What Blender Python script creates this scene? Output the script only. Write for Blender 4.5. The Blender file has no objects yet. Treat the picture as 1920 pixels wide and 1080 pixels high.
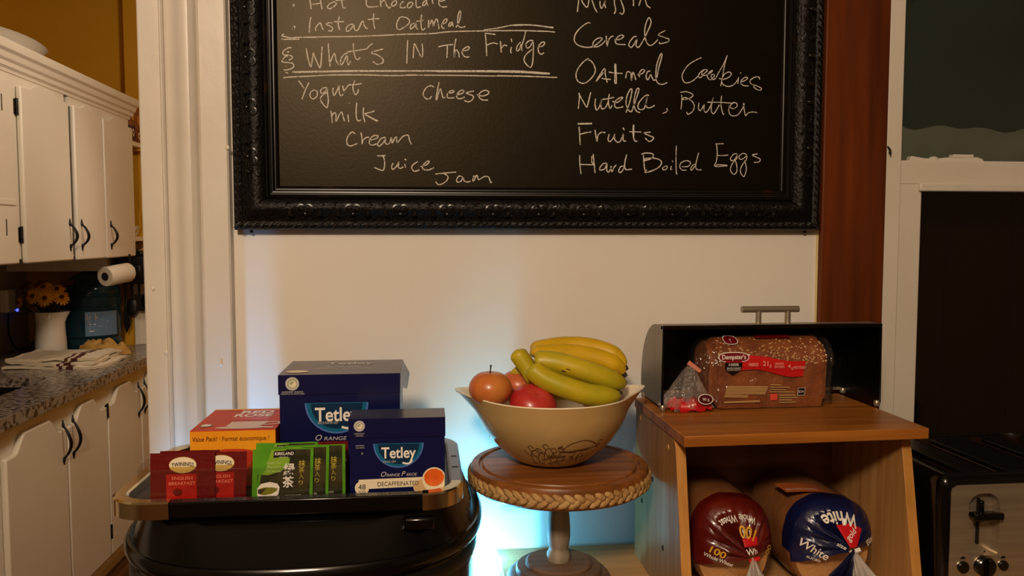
import bpy, bmesh, math, random
from mathutils import Vector, Matrix, Euler, noise as mnoise
R = math.radians
PI = math.pi
rnd = random.Random(7)
scene = bpy.context.scene
col = scene.collection

# ------------------------------------------------------------------ camera, world, lamps, exposure
H = 1.47                                    # eye height
D = 1.53                                    # distance to the chalkboard wall
cam_data = bpy.data.cameras.new('camera')
cam_data.sensor_width = 36.0
cam_data.lens = 28.125
cam_data.clip_start = 0.02
camera = bpy.data.objects.new('camera', cam_data)
col.objects.link(camera)
camera.location = (0, 0, H)
camera.rotation_euler = (PI/2 - R(3.7), 0, -R(6.076))
scene.camera = camera

world = bpy.data.worlds.new('night')
scene.world = world
world.use_nodes = True
world.node_tree.nodes['Background'].inputs[0].default_value = (0.010, 0.012, 0.013, 1)
world.node_tree.nodes['Background'].inputs[1].default_value = 1.0

vs = scene.view_settings
vs.view_transform = 'Standard'
vs.look = 'None'
vs.gamma = 1
vs.exposure = 0.0
vs.use_curve_mapping = False

def lamp(name, kind, loc, energy, color, size=0.1, rot=None, size_y=None, spread=None):
    d = bpy.data.lights.new(name, kind)
    d.energy = energy
    d.color = color
    if kind == 'AREA':
        d.size = size
        if size_y:
            d.shape = 'RECTANGLE'; d.size_y = size_y
        if spread: d.spread = spread
    else:
        d.shadow_soft_size = size
    o = bpy.data.objects.new(name, d)
    o.location = loc
    if rot: o.rotation_euler = rot
    col.objects.link(o)
    return o

WARM = (1.0, 0.78, 0.57)
def spot(name, loc, target, energy, color, angle, size=.02):
    o = lamp(name, 'SPOT', loc, energy, color, size)
    o.data.spot_size = angle; o.data.spot_blend = .6
    o.rotation_euler = (Vector(target) - Vector(loc)).to_track_quat('-Z', 'Y').to_euler()
    return o
lamp('ceiling_lamp', 'POINT', (-0.42, -0.80, 2.44), 146, WARM, 0.14)
lamp('kitchen_lamp', 'POINT', (-0.40, 2.75, 2.35), 25, (1.0, 0.83, 0.65), 0.12)
spot('counter_fill', (-0.95, 3.30, 2.66), (-1.56, 3.66, 0.92), 34, (1.0, 0.82, 0.66), R(31), .22)  # unseen spot added to brighten the counter and towel
# cool lamps standing low behind the bin
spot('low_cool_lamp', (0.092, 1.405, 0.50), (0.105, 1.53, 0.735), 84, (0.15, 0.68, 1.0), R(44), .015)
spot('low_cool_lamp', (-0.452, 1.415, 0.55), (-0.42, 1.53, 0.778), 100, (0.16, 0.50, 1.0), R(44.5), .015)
lamp('low_cool_lamp', 'POINT', (0.098, 1.450, 0.885), 2.1, (0.12, 0.58, 1.0), 0.01)  # weak unseen point added for cool spill behind the cake stand

# ------------------------------------------------------------------ helpers
class MB:
    """collects shapes (world coordinates) and links them as one mesh object"""
    def __init__(s):
        s.v = []; s.f = []; s.m = []
    def add(s, vs_, fs, mi=0):
        b = len(s.v)
        s.v += [tuple(p) for p in vs_]
        for f in fs:
            s.f.append(tuple(i + b for i in f)); s.m.append(mi)
    def box(s, x0, x1, y0, y1, z0, z1, mi=0):
        s.add([(x0,y0,z0),(x1,y0,z0),(x1,y1,z0),(x0,y1,z0),(x0,y0,z1),(x1,y0,z1),(x1,y1,z1),(x0,y1,z1)],
              [(0,3,2,1),(4,5,6,7),(0,1,5,4),(1,2,6,5),(2,3,7,6),(3,0,4,7)], mi)
    def prism(s, poly, fn, h0, h1, mi=0):
        """poly: 2D outline, fn(u,v,h)->point"""
        n = len(poly)
        vs_ = [fn(u, v, h0) for u, v in poly] + [fn(u, v, h1) for u, v in poly]
        fs = [tuple(range(n))[::-1], tuple(range(n, 2*n))]
        fs += [(i, (i+1) % n, n + (i+1) % n, n + i) for i in range(n)]
        s.add(vs_, fs, mi)
    def rings(s, rings, cap0=True, cap1=True, mi=0, closed=True):
        n = len(rings[0]); vs_ = [p for r in rings for p in r]; fs = []
        for k in range(len(rings)-1):
            for i in range(n if closed else n-1):
                j = (i+1) % n
                fs.append((k*n+i, k*n+j, (k+1)*n+j, (k+1)*n+i))
        if cap0: fs.append(tuple(range(n))[::-1])
        if cap1: fs.append(tuple((len(rings)-1)*n + i for i in range(n)))
        s.add(vs_, fs, mi)
    def lathe(s, prof, c, n=48, mi=0, cap0=True, cap1=True, rf=None):
        rr = []
        for r, z in prof:
            rr.append([(c[0] + r*(rf(2*PI*i/n, z) if rf else 1)*math.cos(2*PI*i/n),
                        c[1] + r*(rf(2*PI*i/n, z) if rf else 1)*math.sin(2*PI*i/n), c[2] + z) for i in range(n)])
        s.rings(rr, cap0, cap1, mi)
    def tube(s, pts, rad, n=8, mi=0, caps=True, flat=1.0, up=None):
        pts = [Vector(p) for p in pts]; rr = []
        rads = rad if isinstance(rad, (list, tuple)) else [rad]*len(pts)
        prev = None
        for i, p in enumerate(pts):
            t = (pts[min(i+1, len(pts)-1)] - pts[max(i-1, 0)])
            if t.length < 1e-9: t = Vector((0,0,1))
            t.normalize()
            a = up if up else (prev if prev else (Vector((0,0,1)) if abs(t.z) < .9 else Vector((1,0,0))))
            a = Vector(a)
            x = (a - t*a.dot(t))
            if x.length < 1e-6: x = t.orthogonal()
            x.normalize(); y = t.cross(x); prev = x
            rr.append([p + (x*math.cos(2*PI*k/n) + y*math.sin(2*PI*k/n)*flat)*rads[i] for k in range(n)])
        s.rings(rr, caps, caps, mi)
    def ell(s, c, r, n=12, m=8, mi=0, rot=None):
        vs_ = []; c = Vector(c)
        M = rot.to_matrix() if rot else None
        for j in range(1, m):
            for i in range(n):
                p = Vector((r[0]*math.sin(PI*j/m)*math.cos(2*PI*i/n), r[1]*math.sin(PI*j/m)*math.sin(2*PI*i/n), r[2]*math.cos(PI*j/m)))
                vs_.append(c + (M @ p if M else p))
        a = Vector((0,0,r[2])); a = M @ a if M else a
        vs_ += [c + a, c - a]; t = len(vs_)-2
        fs = [(j*n+i, (j+1)*n+i, (j+1)*n+(i+1) % n, j*n+(i+1) % n) for j in range(m-2) for i in range(n)]
        fs += [(t, i, (i+1) % n) for i in range(n)] + [(t+1, (m-2)*n+(i+1) % n, (m-2)*n+i) for i in range(n)]
        s.add(vs_, fs, mi)
    def flat(s, poly, fn, h, mi=0):
        s.add([fn(u, v, h) for u, v in poly], [tuple(range(len(poly)))], mi)
    def disc(s, cu, cv, ru, rv, fn, h, mi=0, n=32, a0=0, a1=2*PI):
        s.flat([(cu + ru*math.cos(a0+(a1-a0)*i/n), cv + rv*math.sin(a0+(a1-a0)*i/n)) for i in range(n)], fn, h, mi)
    def text(s, body, u, v, size, fn, h, mi=0, width=None, bold=0.0, shear=0.0, align='CENTER'):
        vs_, fs, w = text_geo(body, bold, shear)
        k = size; kx = k if width is None else width/w
        off = {'CENTER': -w/2, 'LEFT': 0, 'RIGHT': -w}[align]
        s.add([fn(u + (x+off)*kx, v + y*k, h) for x, y in vs_], fs, mi)
    def ribbon(s, pts, w, fn, h, mi=0):
        """flat stroke along 2D points"""
        n = len(pts)
        if n < 2: return
        L = []
        for i, (x, y) in enumerate(pts):
            a = pts[max(i-1, 0)]; b = pts[min(i+1, n-1)]
            tx, ty = b[0]-a[0], b[1]-a[1]; l = math.hypot(tx, ty) or 1
            ww = (w if not callable(w) else w(i))/2
            L.append((x - ty/l*ww, y + tx/l*ww, x + ty/l*ww, y - tx/l*ww))
        vs_ = [fn(q[0], q[1], h) for q in L] + [fn(q[2], q[3], h) for q in L]
        s.add(vs_, [(i, i+1, n+i+1, n+i) for i in range(n-1)], mi)
    def build(s, name, mats, parent=None, loc=(0,0,0), smooth=35, bevel=0, seg=2, subsurf=0, label=None, weld=False):
        me = bpy.data.meshes.new(name)
        base = Vector(parent['_o']) if parent is not None else Vector(loc)
        me.from_pydata([tuple(Vector(p) - base) for p in s.v], [], s.f)
        if not isinstance(mats, (list, tuple)): mats = [mats]
        for m in mats: me.materials.append(m)
        for p, mi in zip(me.polygons, s.m): p.material_index = mi
        bm = bmesh.new(); bm.from_mesh(me)
        if weld: bmesh.ops.remove_doubles(bm, verts=bm.verts, dist=1e-6)
        bmesh.ops.recalc_face_normals(bm, faces=[f for f in bm.faces]) if not getattr(s, 'keep', False) else None
        bm.to_mesh(me); bm.free()
        if smooth:
            for p in me.polygons: p.use_smooth = True
            me.set_sharp_from_angle(angle=R(smooth))
        o = bpy.data.objects.new(name, me)
        if parent is not None:
            o.parent = parent
        else:
            o.location = loc
            o['_o'] = tuple(loc)
        col.objects.link(o)
        if parent is not None:
            o['_o'] = tuple(parent['_o'])
        if bevel:
            b = o.modifiers.new('bevel', 'BEVEL'); b.width = bevel; b.segments = seg; b.limit_method = 'ANGLE'; b.angle_limit = R(40)
        if subsurf:
            b = o.modifiers.new('subsurf', 'SUBSURF'); b.levels = subsurf; b.render_levels = subsurf
        if label: o['label'] = label
        return o

_tc = {}
def text_geo(body, bold, shear):
    k = (body, bold, shear)
    if k in _tc: return _tc[k]
    cu = bpy.data.curves.new('lettering', 'FONT')
    cu.body = body; cu.size = 1.0; cu.offset = bold; cu.shear = shear; cu.resolution_u = 4
    o = bpy.data.objects.new('lettering', cu); col.objects.link(o)
    bpy.context.view_layer.update()
    ev = o.evaluated_get(bpy.context.evaluated_depsgraph_get())
    me = ev.to_mesh()
    vs_ = [(v.co.x, v.co.y) for v in me.vertices]; fs = [tuple(p.vertices) for p in me.polygons]
    ev.to_mesh_clear()
    bpy.data.objects.remove(o); bpy.data.curves.remove(cu)
    x0 = min(v[0] for v in vs_); x1 = max(v[0] for v in vs_)
    vs_ = [(x - x0, y) for x, y in vs_]
    _tc[k] = (vs_, fs, x1 - x0)
    return _tc[k]

def frame(o, U, V):
    o = Vector(o); U = Vector(U).normalized(); V = Vector(V).normalized(); N = U.cross(V)
    return lambda u, v, h=0.0: o + U*u + V*v + N*h

def thing(name, label, cat, loc, group=None):
    o = bpy.data.objects.new(name, None)
    o.location = loc; o.empty_display_size = 0.02
    o['label'] = label; o['category'] = cat; o['_o'] = tuple(loc)
    if group: o['group'] = group
    col.objects.link(o)
    return o
def tag(o, label, cat, group=None):
    o['label'] = label; o['category'] = cat
    if group: o['group'] = group
    return o
def struct(o):
    o['kind'] = 'structure'; return o
def spline(pts, k=6):
    """Catmull-Rom through the points (any dimension)"""
    P = [Vector(p) if len(p) == 3 else Vector((p[0], p[1], 0)) for p in pts]
    two = len(pts[0]) == 2
    out = []
    for i in range(len(P)-1):
        a, b, c, d = P[max(i-1,0)], P[i], P[i+1], P[min(i+2,len(P)-1)]
        for j in range(k):
            t = j/k
            q = 0.5*((2*b) + (c-a)*t + (2*a-5*b+4*c-d)*t*t + (3*b-a-3*c+d)*t*t*t)
            out.append(q)
    out.append(P[-1])
    return [(q.x, q.y) for q in out] if two else out

# ------------------------------------------------------------------ materials
def rgb(h):
    """display colour RRGGBB to linear"""
    f = lambda c: c/12.92 if c <= .04045 else ((c+.055)/1.055)**2.4
    return tuple(f(int(h[i:i+2], 16)/255) for i in (0, 2, 4)) + (1,)
def mat(name, c, rough=.5, metal=0, c2=None, scale=8, stretch=(1,1,1), detail=4, bump=0, bscale=None, spec=.5, coat=0, lo=.35, hi=.65, trans=0, ior=1.45, sss=0, nrough=None):
    m = bpy.data.materials.new(name); m.use_nodes = True
    nt = m.node_tree; b = nt.nodes['Principled BSDF']
    c = rgb(c) if isinstance(c, str) else c
    b.inputs['Base Color'].default_value = c
    b.inputs['Roughness'].default_value = rough
    b.inputs['Metallic'].default_value = metal
    b.inputs['Specular IOR Level'].default_value = spec
    b.inputs['Coat Weight'].default_value = coat
    b.inputs['Transmission Weight'].default_value = trans
    b.inputs['IOR'].default_value = ior
    if sss:
        b.inputs['Subsurface Weight'].default_value = sss
        b.inputs['Subsurface Radius'].default_value = (.01, .006, .003)
    tc = nt.nodes.new('ShaderNodeTexCoord'); mp = nt.nodes.new('ShaderNodeMapping')
    mp.inputs['Scale'].default_value = stretch
    nt.links.new(tc.outputs['Object'], mp.inputs[0])
    if c2 or nrough:
        n = nt.nodes.new('ShaderNodeTexNoise'); n.inputs['Scale'].default_value = scale; n.inputs['Detail'].default_value = detail
        nt.links.new(mp.outputs[0], n.inputs['Vector'])
        if c2:
            cr = nt.nodes.new('ShaderNodeValToRGB')
            cr.color_ramp.elements[0].position = lo; cr.color_ramp.elements[1].position = hi
            cr.color_ramp.elements[0].color = c
            cr.color_ramp.elements[1].color = rgb(c2) if isinstance(c2, str) else c2
            nt.links.new(n.outputs['Fac'], cr.inputs[0]); nt.links.new(cr.outputs[0], b.inputs['Base Color'])
    if bump:
        n2 = nt.nodes.new('ShaderNodeTexNoise'); n2.inputs['Scale'].default_value = bscale or scale; n2.inputs['Detail'].default_value = 3
        nt.links.new(mp.outputs[0], n2.inputs['Vector'])
        bp = nt.nodes.new('ShaderNodeBump'); bp.inputs['Strength'].default_value = bump; bp.inputs['Distance'].default_value = .01
        nt.links.new(n2.outputs['Fac'], bp.inputs['Height']); nt.links.new(bp.outputs[0], b.inputs['Normal'])
    return m
def wood(name, c, c2, axis=0, scale=6, rough=.45, strips=0, contrast=(.3,.7), coat=0, spec=.4):
    """grain along an axis (0 x, 1 y, 2 z), optional glued strips"""
    st = [14, 14, 14]; st[axis] = .8
    m = mat(name, c, rough, c2=c2, scale=scale, stretch=tuple(st), detail=6, bump=.06, lo=contrast[0], hi=contrast[1], coat=coat, spec=spec)
    if strips:
        nt = m.node_tree; b = nt.nodes['Principled BSDF']
        src = b.inputs['Base Color'].links[0].from_socket
        tc = nt.nodes.new('ShaderNodeTexCoord'); sx = nt.nodes.new('ShaderNodeSeparateXYZ')
        nt.links.new(tc.outputs['Object'], sx.inputs[0])
        o = [k for k in (0, 1, 2) if k != axis]
        mul = nt.nodes.new('ShaderNodeMath'); mul.operation = 'MULTIPLY'; mul.inputs[1].default_value = strips
        nt.links.new(sx.outputs[o[0] if axis != 0 else 1], mul.inputs[0])
        fl = nt.nodes.new('ShaderNodeMath'); fl.operation = 'FLOOR'; nt.links.new(mul.outputs[0], fl.inputs[0])
        wn = nt.nodes.new('ShaderNodeTexWhiteNoise'); wn.noise_dimensions = '1D'; nt.links.new(fl.outputs[0], wn.inputs['W'])
        mr = nt.nodes.new('ShaderNodeMapRange'); mr.inputs['To Min'].default_value = .72; mr.inputs['To Max'].default_value = 1.12
        nt.links.new(wn.outputs['Value'], mr.inputs['Value'])
        mx = nt.nodes.new('ShaderNodeVectorMath'); mx.operation = 'SCALE'
        nt.links.new(src, mx.inputs[0]); nt.links.new(mr.outputs[0], mx.inputs['Scale'])
        nt.links.new(mx.outputs[0], b.inputs['Base Color'])
    return m
def clear(name, tint=(1,1,1,1), gloss=.12, rough=.08, haze=.0, hazec=(.8,.8,.8,1), bump=0, bscale=30, fres=1.5):
    """thin clear film or pane: see-through with reflections"""
    m = bpy.data.materials.new(name); m.use_nodes = True
    nt = m.node_tree; nt.nodes.remove(nt.nodes['Principled BSDF'])
    out = [n for n in nt.nodes if n.type == 'OUTPUT_MATERIAL'][0]
    t = nt.nodes.new('ShaderNodeBsdfTransparent'); t.inputs[0].default_value = tint
    g = nt.nodes.new('ShaderNodeBsdfGlossy'); g.inputs['Roughness'].default_value = rough
    lw = nt.nodes.new('ShaderNodeLayerWeight'); lw.inputs['Blend'].default_value = .5
    pw = nt.nodes.new('ShaderNodeMath'); pw.operation = 'POWER'; pw.inputs[1].default_value = 5
    nt.links.new(lw.outputs['Facing'], pw.inputs[0])
    ad = nt.nodes.new('ShaderNodeMath'); ad.operation = 'MULTIPLY_ADD'; ad.inputs[1].default_value = .75; ad.inputs[2].default_value = .035 + gloss; ad.use_clamp = True
    nt.links.new(pw.outputs[0], ad.inputs[0])
    mx = nt.nodes.new('ShaderNodeMixShader')
    nt.links.new(ad.outputs[0], mx.inputs[0]); nt.links.new(t.outputs[0], mx.inputs[1]); nt.links.new(g.outputs[0], mx.inputs[2])
    last = mx
    if haze:
        df = nt.nodes.new('ShaderNodeBsdfDiffuse'); df.inputs[0].default_value = hazec
        m2 = nt.nodes.new('ShaderNodeMixShader'); m2.inputs[0].default_value = haze
        nt.links.new(mx.outputs[0], m2.inputs[1]); nt.links.new(df.outputs[0], m2.inputs[2]); last = m2
    if bump:
        tc = nt.nodes.new('ShaderNodeTexCoord')
        n2 = nt.nodes.new('ShaderNodeTexNoise'); n2.inputs['Scale'].default_value = bscale; n2.inputs['Detail'].default_value = 3
        nt.links.new(tc.outputs['Object'], n2.inputs['Vector'])
        bp = nt.nodes.new('ShaderNodeBump'); bp.inputs['Strength'].default_value = bump; bp.inputs['Distance'].default_value = .02
        nt.links.new(n2.outputs['Fac'], bp.inputs['Height']); nt.links.new(bp.outputs[0], g.inputs['Normal'])
    nt.links.new(last.outputs[0], out.inputs[0])
    return m

M = {}
M['wall'] = mat('wall_paint', 'dcd6cc', .6, c2='d8d0c5', scale=3, bump=.05, bscale=25)
M['trimwhite'] = mat('gloss_trim_paint', 'd2cabd', .36, c2='ccc3b4', scale=4, bump=.08, bscale=30)
M['cab'] = mat('cabinet_paint', 'e2dccd', .4, c2='dbd3c3', scale=2, bump=.03, bscale=20)
M['yellow'] = mat('yellow_wall_paint', 'd09a1c', .6, c2='c89216', scale=2)
M['ceil'] = mat('ceiling_paint', 'a89c8a', .8)
M['room'] = mat('dim_room_paint', '7a6b58', .8)
M['floor'] = wood('floor_boards', '6b4526', '4a2d17', 1, 5, .4, strips=9)
M['iron'] = mat('black_iron', '0d0b0a', .45, .3)
M['granite'] = mat('granite', '8d8275', .22, c2='3a3029', scale=55, detail=5, lo=.46, hi=.6, spec=.5)
M['steel'] = mat('brushed_steel', 'a2947f', .36, .75, c2='b0a28c', scale=3, stretch=(1,1,60))
M['chrome'] = mat('chrome', 'cfc8bb', .12, 1.0)
M['black_gloss'] = mat('black_gloss', '060505', .16, spec=.5)
M['black_satin'] = mat('black_satin', '090807', .38)
M['black'] = mat('black_matte', '060606', .6)
M['white'] = mat('white_ceramic', 'dcd6ca', .2, coat=.3)
M['frame'] = mat('carved_black_wood', '070504', .46, c2='0c0806', scale=40, bump=.32, bscale=170, spec=.3)
M['carving'] = mat('carved_relief', '17110c', .3, c2='0d0907', scale=60, spec=.5)
M['mould'] = mat('black_moulding_rubbed', '0b0807', .30, c2='2a1a0e', scale=14, stretch=(1,1,1), lo=.62, hi=.72, spec=.35)
M['slate'] = mat('chalkboard_paint', '060402', .38, c2='080604', scale=5, bump=.02, bscale=200, spec=.25)
M['slate'].node_tree.nodes['Principled BSDF'].inputs['Specular Tint'].default_value = (1, .80, .52, 1)
M['chalk'] = mat('chalk', 'ccc5b8', .95, c2='857d72', scale=260, detail=3, lo=.52, hi=.66)
M['post'] = wood('stained_post_wood', '6c300a', '3c1704', 2, 3.0, .5, contrast=(.25,.8), spec=.25)
M['pine'] = wood('pine', 'c09660', 'ad7f4a', 0, 5, .5)
M['bamboo'] = wood('bamboo_board', 'b0702c', '8c5019', 0, 5, .35, strips=42)
M['pine_side'] = wood('pine_panel', 'b58a55', '9a6a38', 2, 4, .5, strips=14)
M['pine_edge'] = wood('pine_edge', 'c08a45', 'a5702f', 2, 5, .45)
M['pine_dark'] = wood('pine_back', '8d5a2a', '6f4219', 0, 4, .5, strips=14)
M['acacia'] = wood('acacia_board', 'aa6830', '70421a', 0, 4, .38, strips=26)
M['weathered'] = wood('weathered_turned_wood', 'a39887', '7d6f5e', 2, 4, .6)
M['base_wood'] = wood('weathered_base_wood', '7a5f49', '5b4334', 0, 4, .6)
M['rope'] = mat('braided_rush', 'b8945e', .7, c2='9a7442', scale=60, bump=.4, bscale=180)
M['pyrex'] = mat('tan_glass_bowl', 'b99a66', .16, c2='b59560', scale=4, coat=.5)
M['pyrex_in'] = mat('cream_bowl_inside', 'e8dcc0', .15, coat=.5)
M['pyrex_pat'] = mat('brown_bowl_pattern', '5a3418', .25)
M['cream_print'] = mat('cream_print', 'e0d3b4', .4)
M['silver_print'] = mat('silver_print', 'c9c6c0', .35, .2)
M['white_print'] = mat('white_print', 'e6e0d6', .4)
M['black_print'] = mat('black_print', '120c0a', .4)

# ------------------------------------------------------------------ the rooms
RX0, RX1, RY0, CZ = -2.6, 2.6, -2.6, 2.72
KX0, KY1 = -2.03, 4.30
b = MB(); b.box(RX0, RX1, RY0, KY1+.2, -.05, 0); struct(b.build('floor', M['floor']))
b = MB(); b.box(RX0, RX1, RY0, KY1+.2, CZ, CZ+.05); struct(b.build('ceiling', M['ceil']))
b = MB(); b.box(RX0-.1, RX0, RY0, D, 0, CZ); struct(b.build('wall_left', M['room']))
b = MB(); b.box(RX1, RX1+.1, RY0, D+.12, 0, CZ); struct(b.build('wall_right', M['room']))
b = MB(); b.box(RX0, RX1, RY0-.1, RY0, 0, CZ); struct(b.build('wall_rear', M['room']))
# chalkboard wall: left return, over the doorway, middle, under and over the window, right of the window
WX0, WX1, WZ0, WZ1 = .945, 1.86, .70, 2.36
b = MB()
b.box(RX0, -1.42, D, D+.12, 0, CZ)
b.box(-1.42, -.505, D, D+.12, 2.25, CZ)
b.box(-.505, WX0, D, D+.12, 0, CZ)
b.box(WX0, WX1, D, D+.12, 0, WZ0); b.box(WX0, WX1, D, D+.12, WZ1, CZ)
b.box(WX1, RX1, D, D+.12, 0, CZ)
struct(b.build('wall_front', M['wall'], smooth=0))
# kitchen walls
b = MB(); b.box(KX0-.1, KX0, D+.12, KY1, 0, CZ); struct(b.build('wall_kitchen_left', M['yellow']))
b = MB(); b.box(KX0-.1, .90, KY1, KY1+.1, 0, CZ); b.box(-1.495, -1.2, KY1-.06, KY1, 1.9, CZ); struct(b.build('wall_kitchen_far', M['yellow']))
b = MB(); b.box(.80, .90, D+.12, KY1, 0, CZ); struct(b.build('wall_kitchen_right', M['yellow']))

# fluted door casing: plan profile run up the wall
P = [(-.5094,0),(-.5094,.020),(-.5070,.022),(-.4720,.022),(-.4705,.026),(-.4685,.028),(-.4665,.028),(-.4640,.025),(-.4630,.020),
     (-.4600,.0185),(-.4540,.019),(-.4470,.022),(-.4400,.028),(-.4330,.033),(-.4260,.035),(-.4190,.034),(-.4130,.030),(-.4090,.025),(-.4075,.021),
     (-.4060,.019),(-.4045,.021),(-.4030,.023),(-.3590,.023),(-.3560,.020),(-.3554,0)]
b = MB(); b.prism(P, lambda u, v, h: (u, D - v, h), 0, 2.30)
struct(b.build('trim_1', M['trimwhite'], smooth=25))
b = MB()
for x, z, r in ((-.4935,1.375,.0035),(-.4735,1.258,.0045),(-.377,1.235,.0035),(-.3575,1.63,.004)):
    b.ell((x, D-.0225, z), (r, .0022, r*1.2), 10, 6)
struct(b.build('trim_2', M['trimwhite']))
# timber post; the pale strip beside it paints the lit gap edge
b = MB(); b.box(.7775, .9105, D-.016, D+.002, 0, CZ); struct(b.build('trim_3', M['post'], bevel=.003))
b = MB(); b.box(.7745, .7775, D-.004, D, 0, CZ); struct(b.build('trim_4', mat('lit_gap_edge', 'd8c48a', .6)))
b = MB(); b.box(.9107, .9435, D-.012, D+.002, 0, CZ); struct(b.build('trim_5', M['trimwhite'], bevel=.002))

# window: outer stile and meeting rail, sash, panes
win = thing('window_1', 'white window with dark panes', 'window', (1.4, D, WZ0)); win['kind'] = 'structure'
del win['category']; del win['label']
b = MB()
b.box(.9435, .994, D-.004, D+.03, WZ0, 1.622)
b.box(.9435, WX1, D-.006, D+.05, 1.5745, 1.622)
b.box(.985, WX1, D-.013, D+.03, 1.5605, 1.5765)
b.box(.9435, .949, D+.02, D+.06, 1.622, WZ1)
b.box(.9435, WX1, D, D+.05, WZ0, WZ0+.05)
b.box(WX1-.05, WX1, D, D+.05, WZ0, WZ1)
b.box(.9435, WX1, D, D+.05, WZ1-.05, WZ1)
b.build('window_frame', M['trimwhite'], win, bevel=.0025)
b = MB(); b.box(.949, WX1-.05, D+.040, D+.043, 1.622, WZ1-.05); b.build('window_pane', clear('window_glass', (.9,.95,.92,1), .01, .02), win)
b = MB(); b.box(.994, WX1-.05, D+.020, D+.023, WZ0+.05, 1.5605); b.build('window_pane', clear('lower_window_glass', (.75,.68,.6,1), .0, .03), win)
# night-dark screens standing outside the panes
b = MB(); b.box(.90, WX1+.1, D+.16, D+.165, 1.58, WZ1+.1); struct(b.build('window_2', mat('storm_window', '2b302b', .7, c2='1d221e', scale=2), smooth=0))
b = MB()
b.box(.90, WX1+.1, D+.16, D+.165, WZ0-.1, 1.575)
for k in range(6): b.box(1.0+k*.16, 1.006+k*.16, D+.155, D+.16, WZ0, 1.57)
struct(b.build('window_3', mat('insect_screen', '0b0705', .8, c2='160c06', scale=4), smooth=0))
# crumpled plastic film behind the upper pane
b = MB(); N = 46
rr = []
for j in range(9):
    row = []
    for i in range(N):
        u = i/(N-1); x = .950 + u*(WX1-.06-.950)
        top = 1.695 + .085*math.exp(-((x-.945)/.03)**1.0) + .004*math.sin(x*60) + .006*math.sin(x*23+1)
        if x > 1.18: top += (x-1.18)*.08
        z = 1.62 + (top-1.62)*j/8
        row.append((x, D+.075 + .010*mnoise.noise(Vector((x*18, z*22, 1))) + .004*mnoise.noise(Vector((x*60, z*60, 4))), z))
    rr.append(row)
b.rings(rr, False, False, closed=False)
film = clear('plastic_film', (1,1,1,1), .02, .3, .22, (.55,.5,.42,1), .5, 60)
tag(b.build('plastic_sheet', film, loc=(1.35, D+.075, 1.62)), 'crumpled grey plastic sheet behind the upper window pane', 'plastic sheet')
# things on the meeting rail
b = MB(); b.prism([(0,0),(.018,0),(.062,0),(.060,.004),(.03,.006),(.004,.010)], frame((.970, D+.004, 1.622), (1,0,0), (0,0,1)), 0, -.014)
tag(b.build('caulk_strip', M['trimwhite'], loc=(1.0, D+.012, 1.622), bevel=.001), 'white wedge of old caulk at left end of window rail', 'caulk strip')
b = MB()
b.prism([(0,0),(.10,0),(.098,.005),(.085,.009),(.05,.0075),(.02,.008),(.004,.006)], frame((1.033, D+.006, 1.622), (1,0,0), (0,0,1)), 0, -.02)
b.box(1.068, 1.112, D+.008, D+.024, 1.630, 1.6365); b.tube([(1.075, D+.016, 1.628),(1.112, D+.016, 1.633)], .003)
b.ell((1.028, D+.014, 1.6265), (.010, .008, .006))
tag(b.build('sash_lock', M['trimwhite'], loc=(1.08, D+.015, 1.622), bevel=.001), 'white painted sash lock on the window rail', 'window lock')
b = MB(); b.tube([(.9125, D-.013, 1.318+.33),(.9135, D-.022, 1.640),(.9145, D-.022, 1.632),(.916, D-.013, 1.637)], .0016, 6)
tag(b.build('wall_hook', M['iron'], loc=(.914, D-.014, 1.64)), 'tiny dark hook at right edge of the timber post', 'hook')

# ------------------------------------------------------------------ chalkboard
BX0, BX1, BZ0, BZ1 = -.3485, .7685, 1.4815, 2.36
cb = thing('chalkboard', 'large chalkboard menu in an ornate black carved frame on the wall', 'chalkboard', (.21, D-.005, BZ0))
def sweep_frame(prof, mi=0):
    """mitred rectangle: prof (w inward, h towards the room)"""
    b = MB(); rr = []
    for cx, cz, sx, sz in ((BX0,BZ0,1,1),(BX1,BZ0,-1,1),(BX1,BZ1,-1,-1),(BX0,BZ1,1,-1),(BX0,BZ0,1,1)):
        rr.append([(cx+sx*w, D-.004-h, cz+sz*w) for w, h in prof])
    b.rings(rr, False, False, closed=True)
    return b
b = sweep_frame([(0,0),(0,.018),(.003,.024),(.009,.027),(.014,.025),(.017,.022),(.022,.024),(.034,.033),(.042,.034),(.050,.030),(.0575,.021),(.0575,0)])
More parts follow.
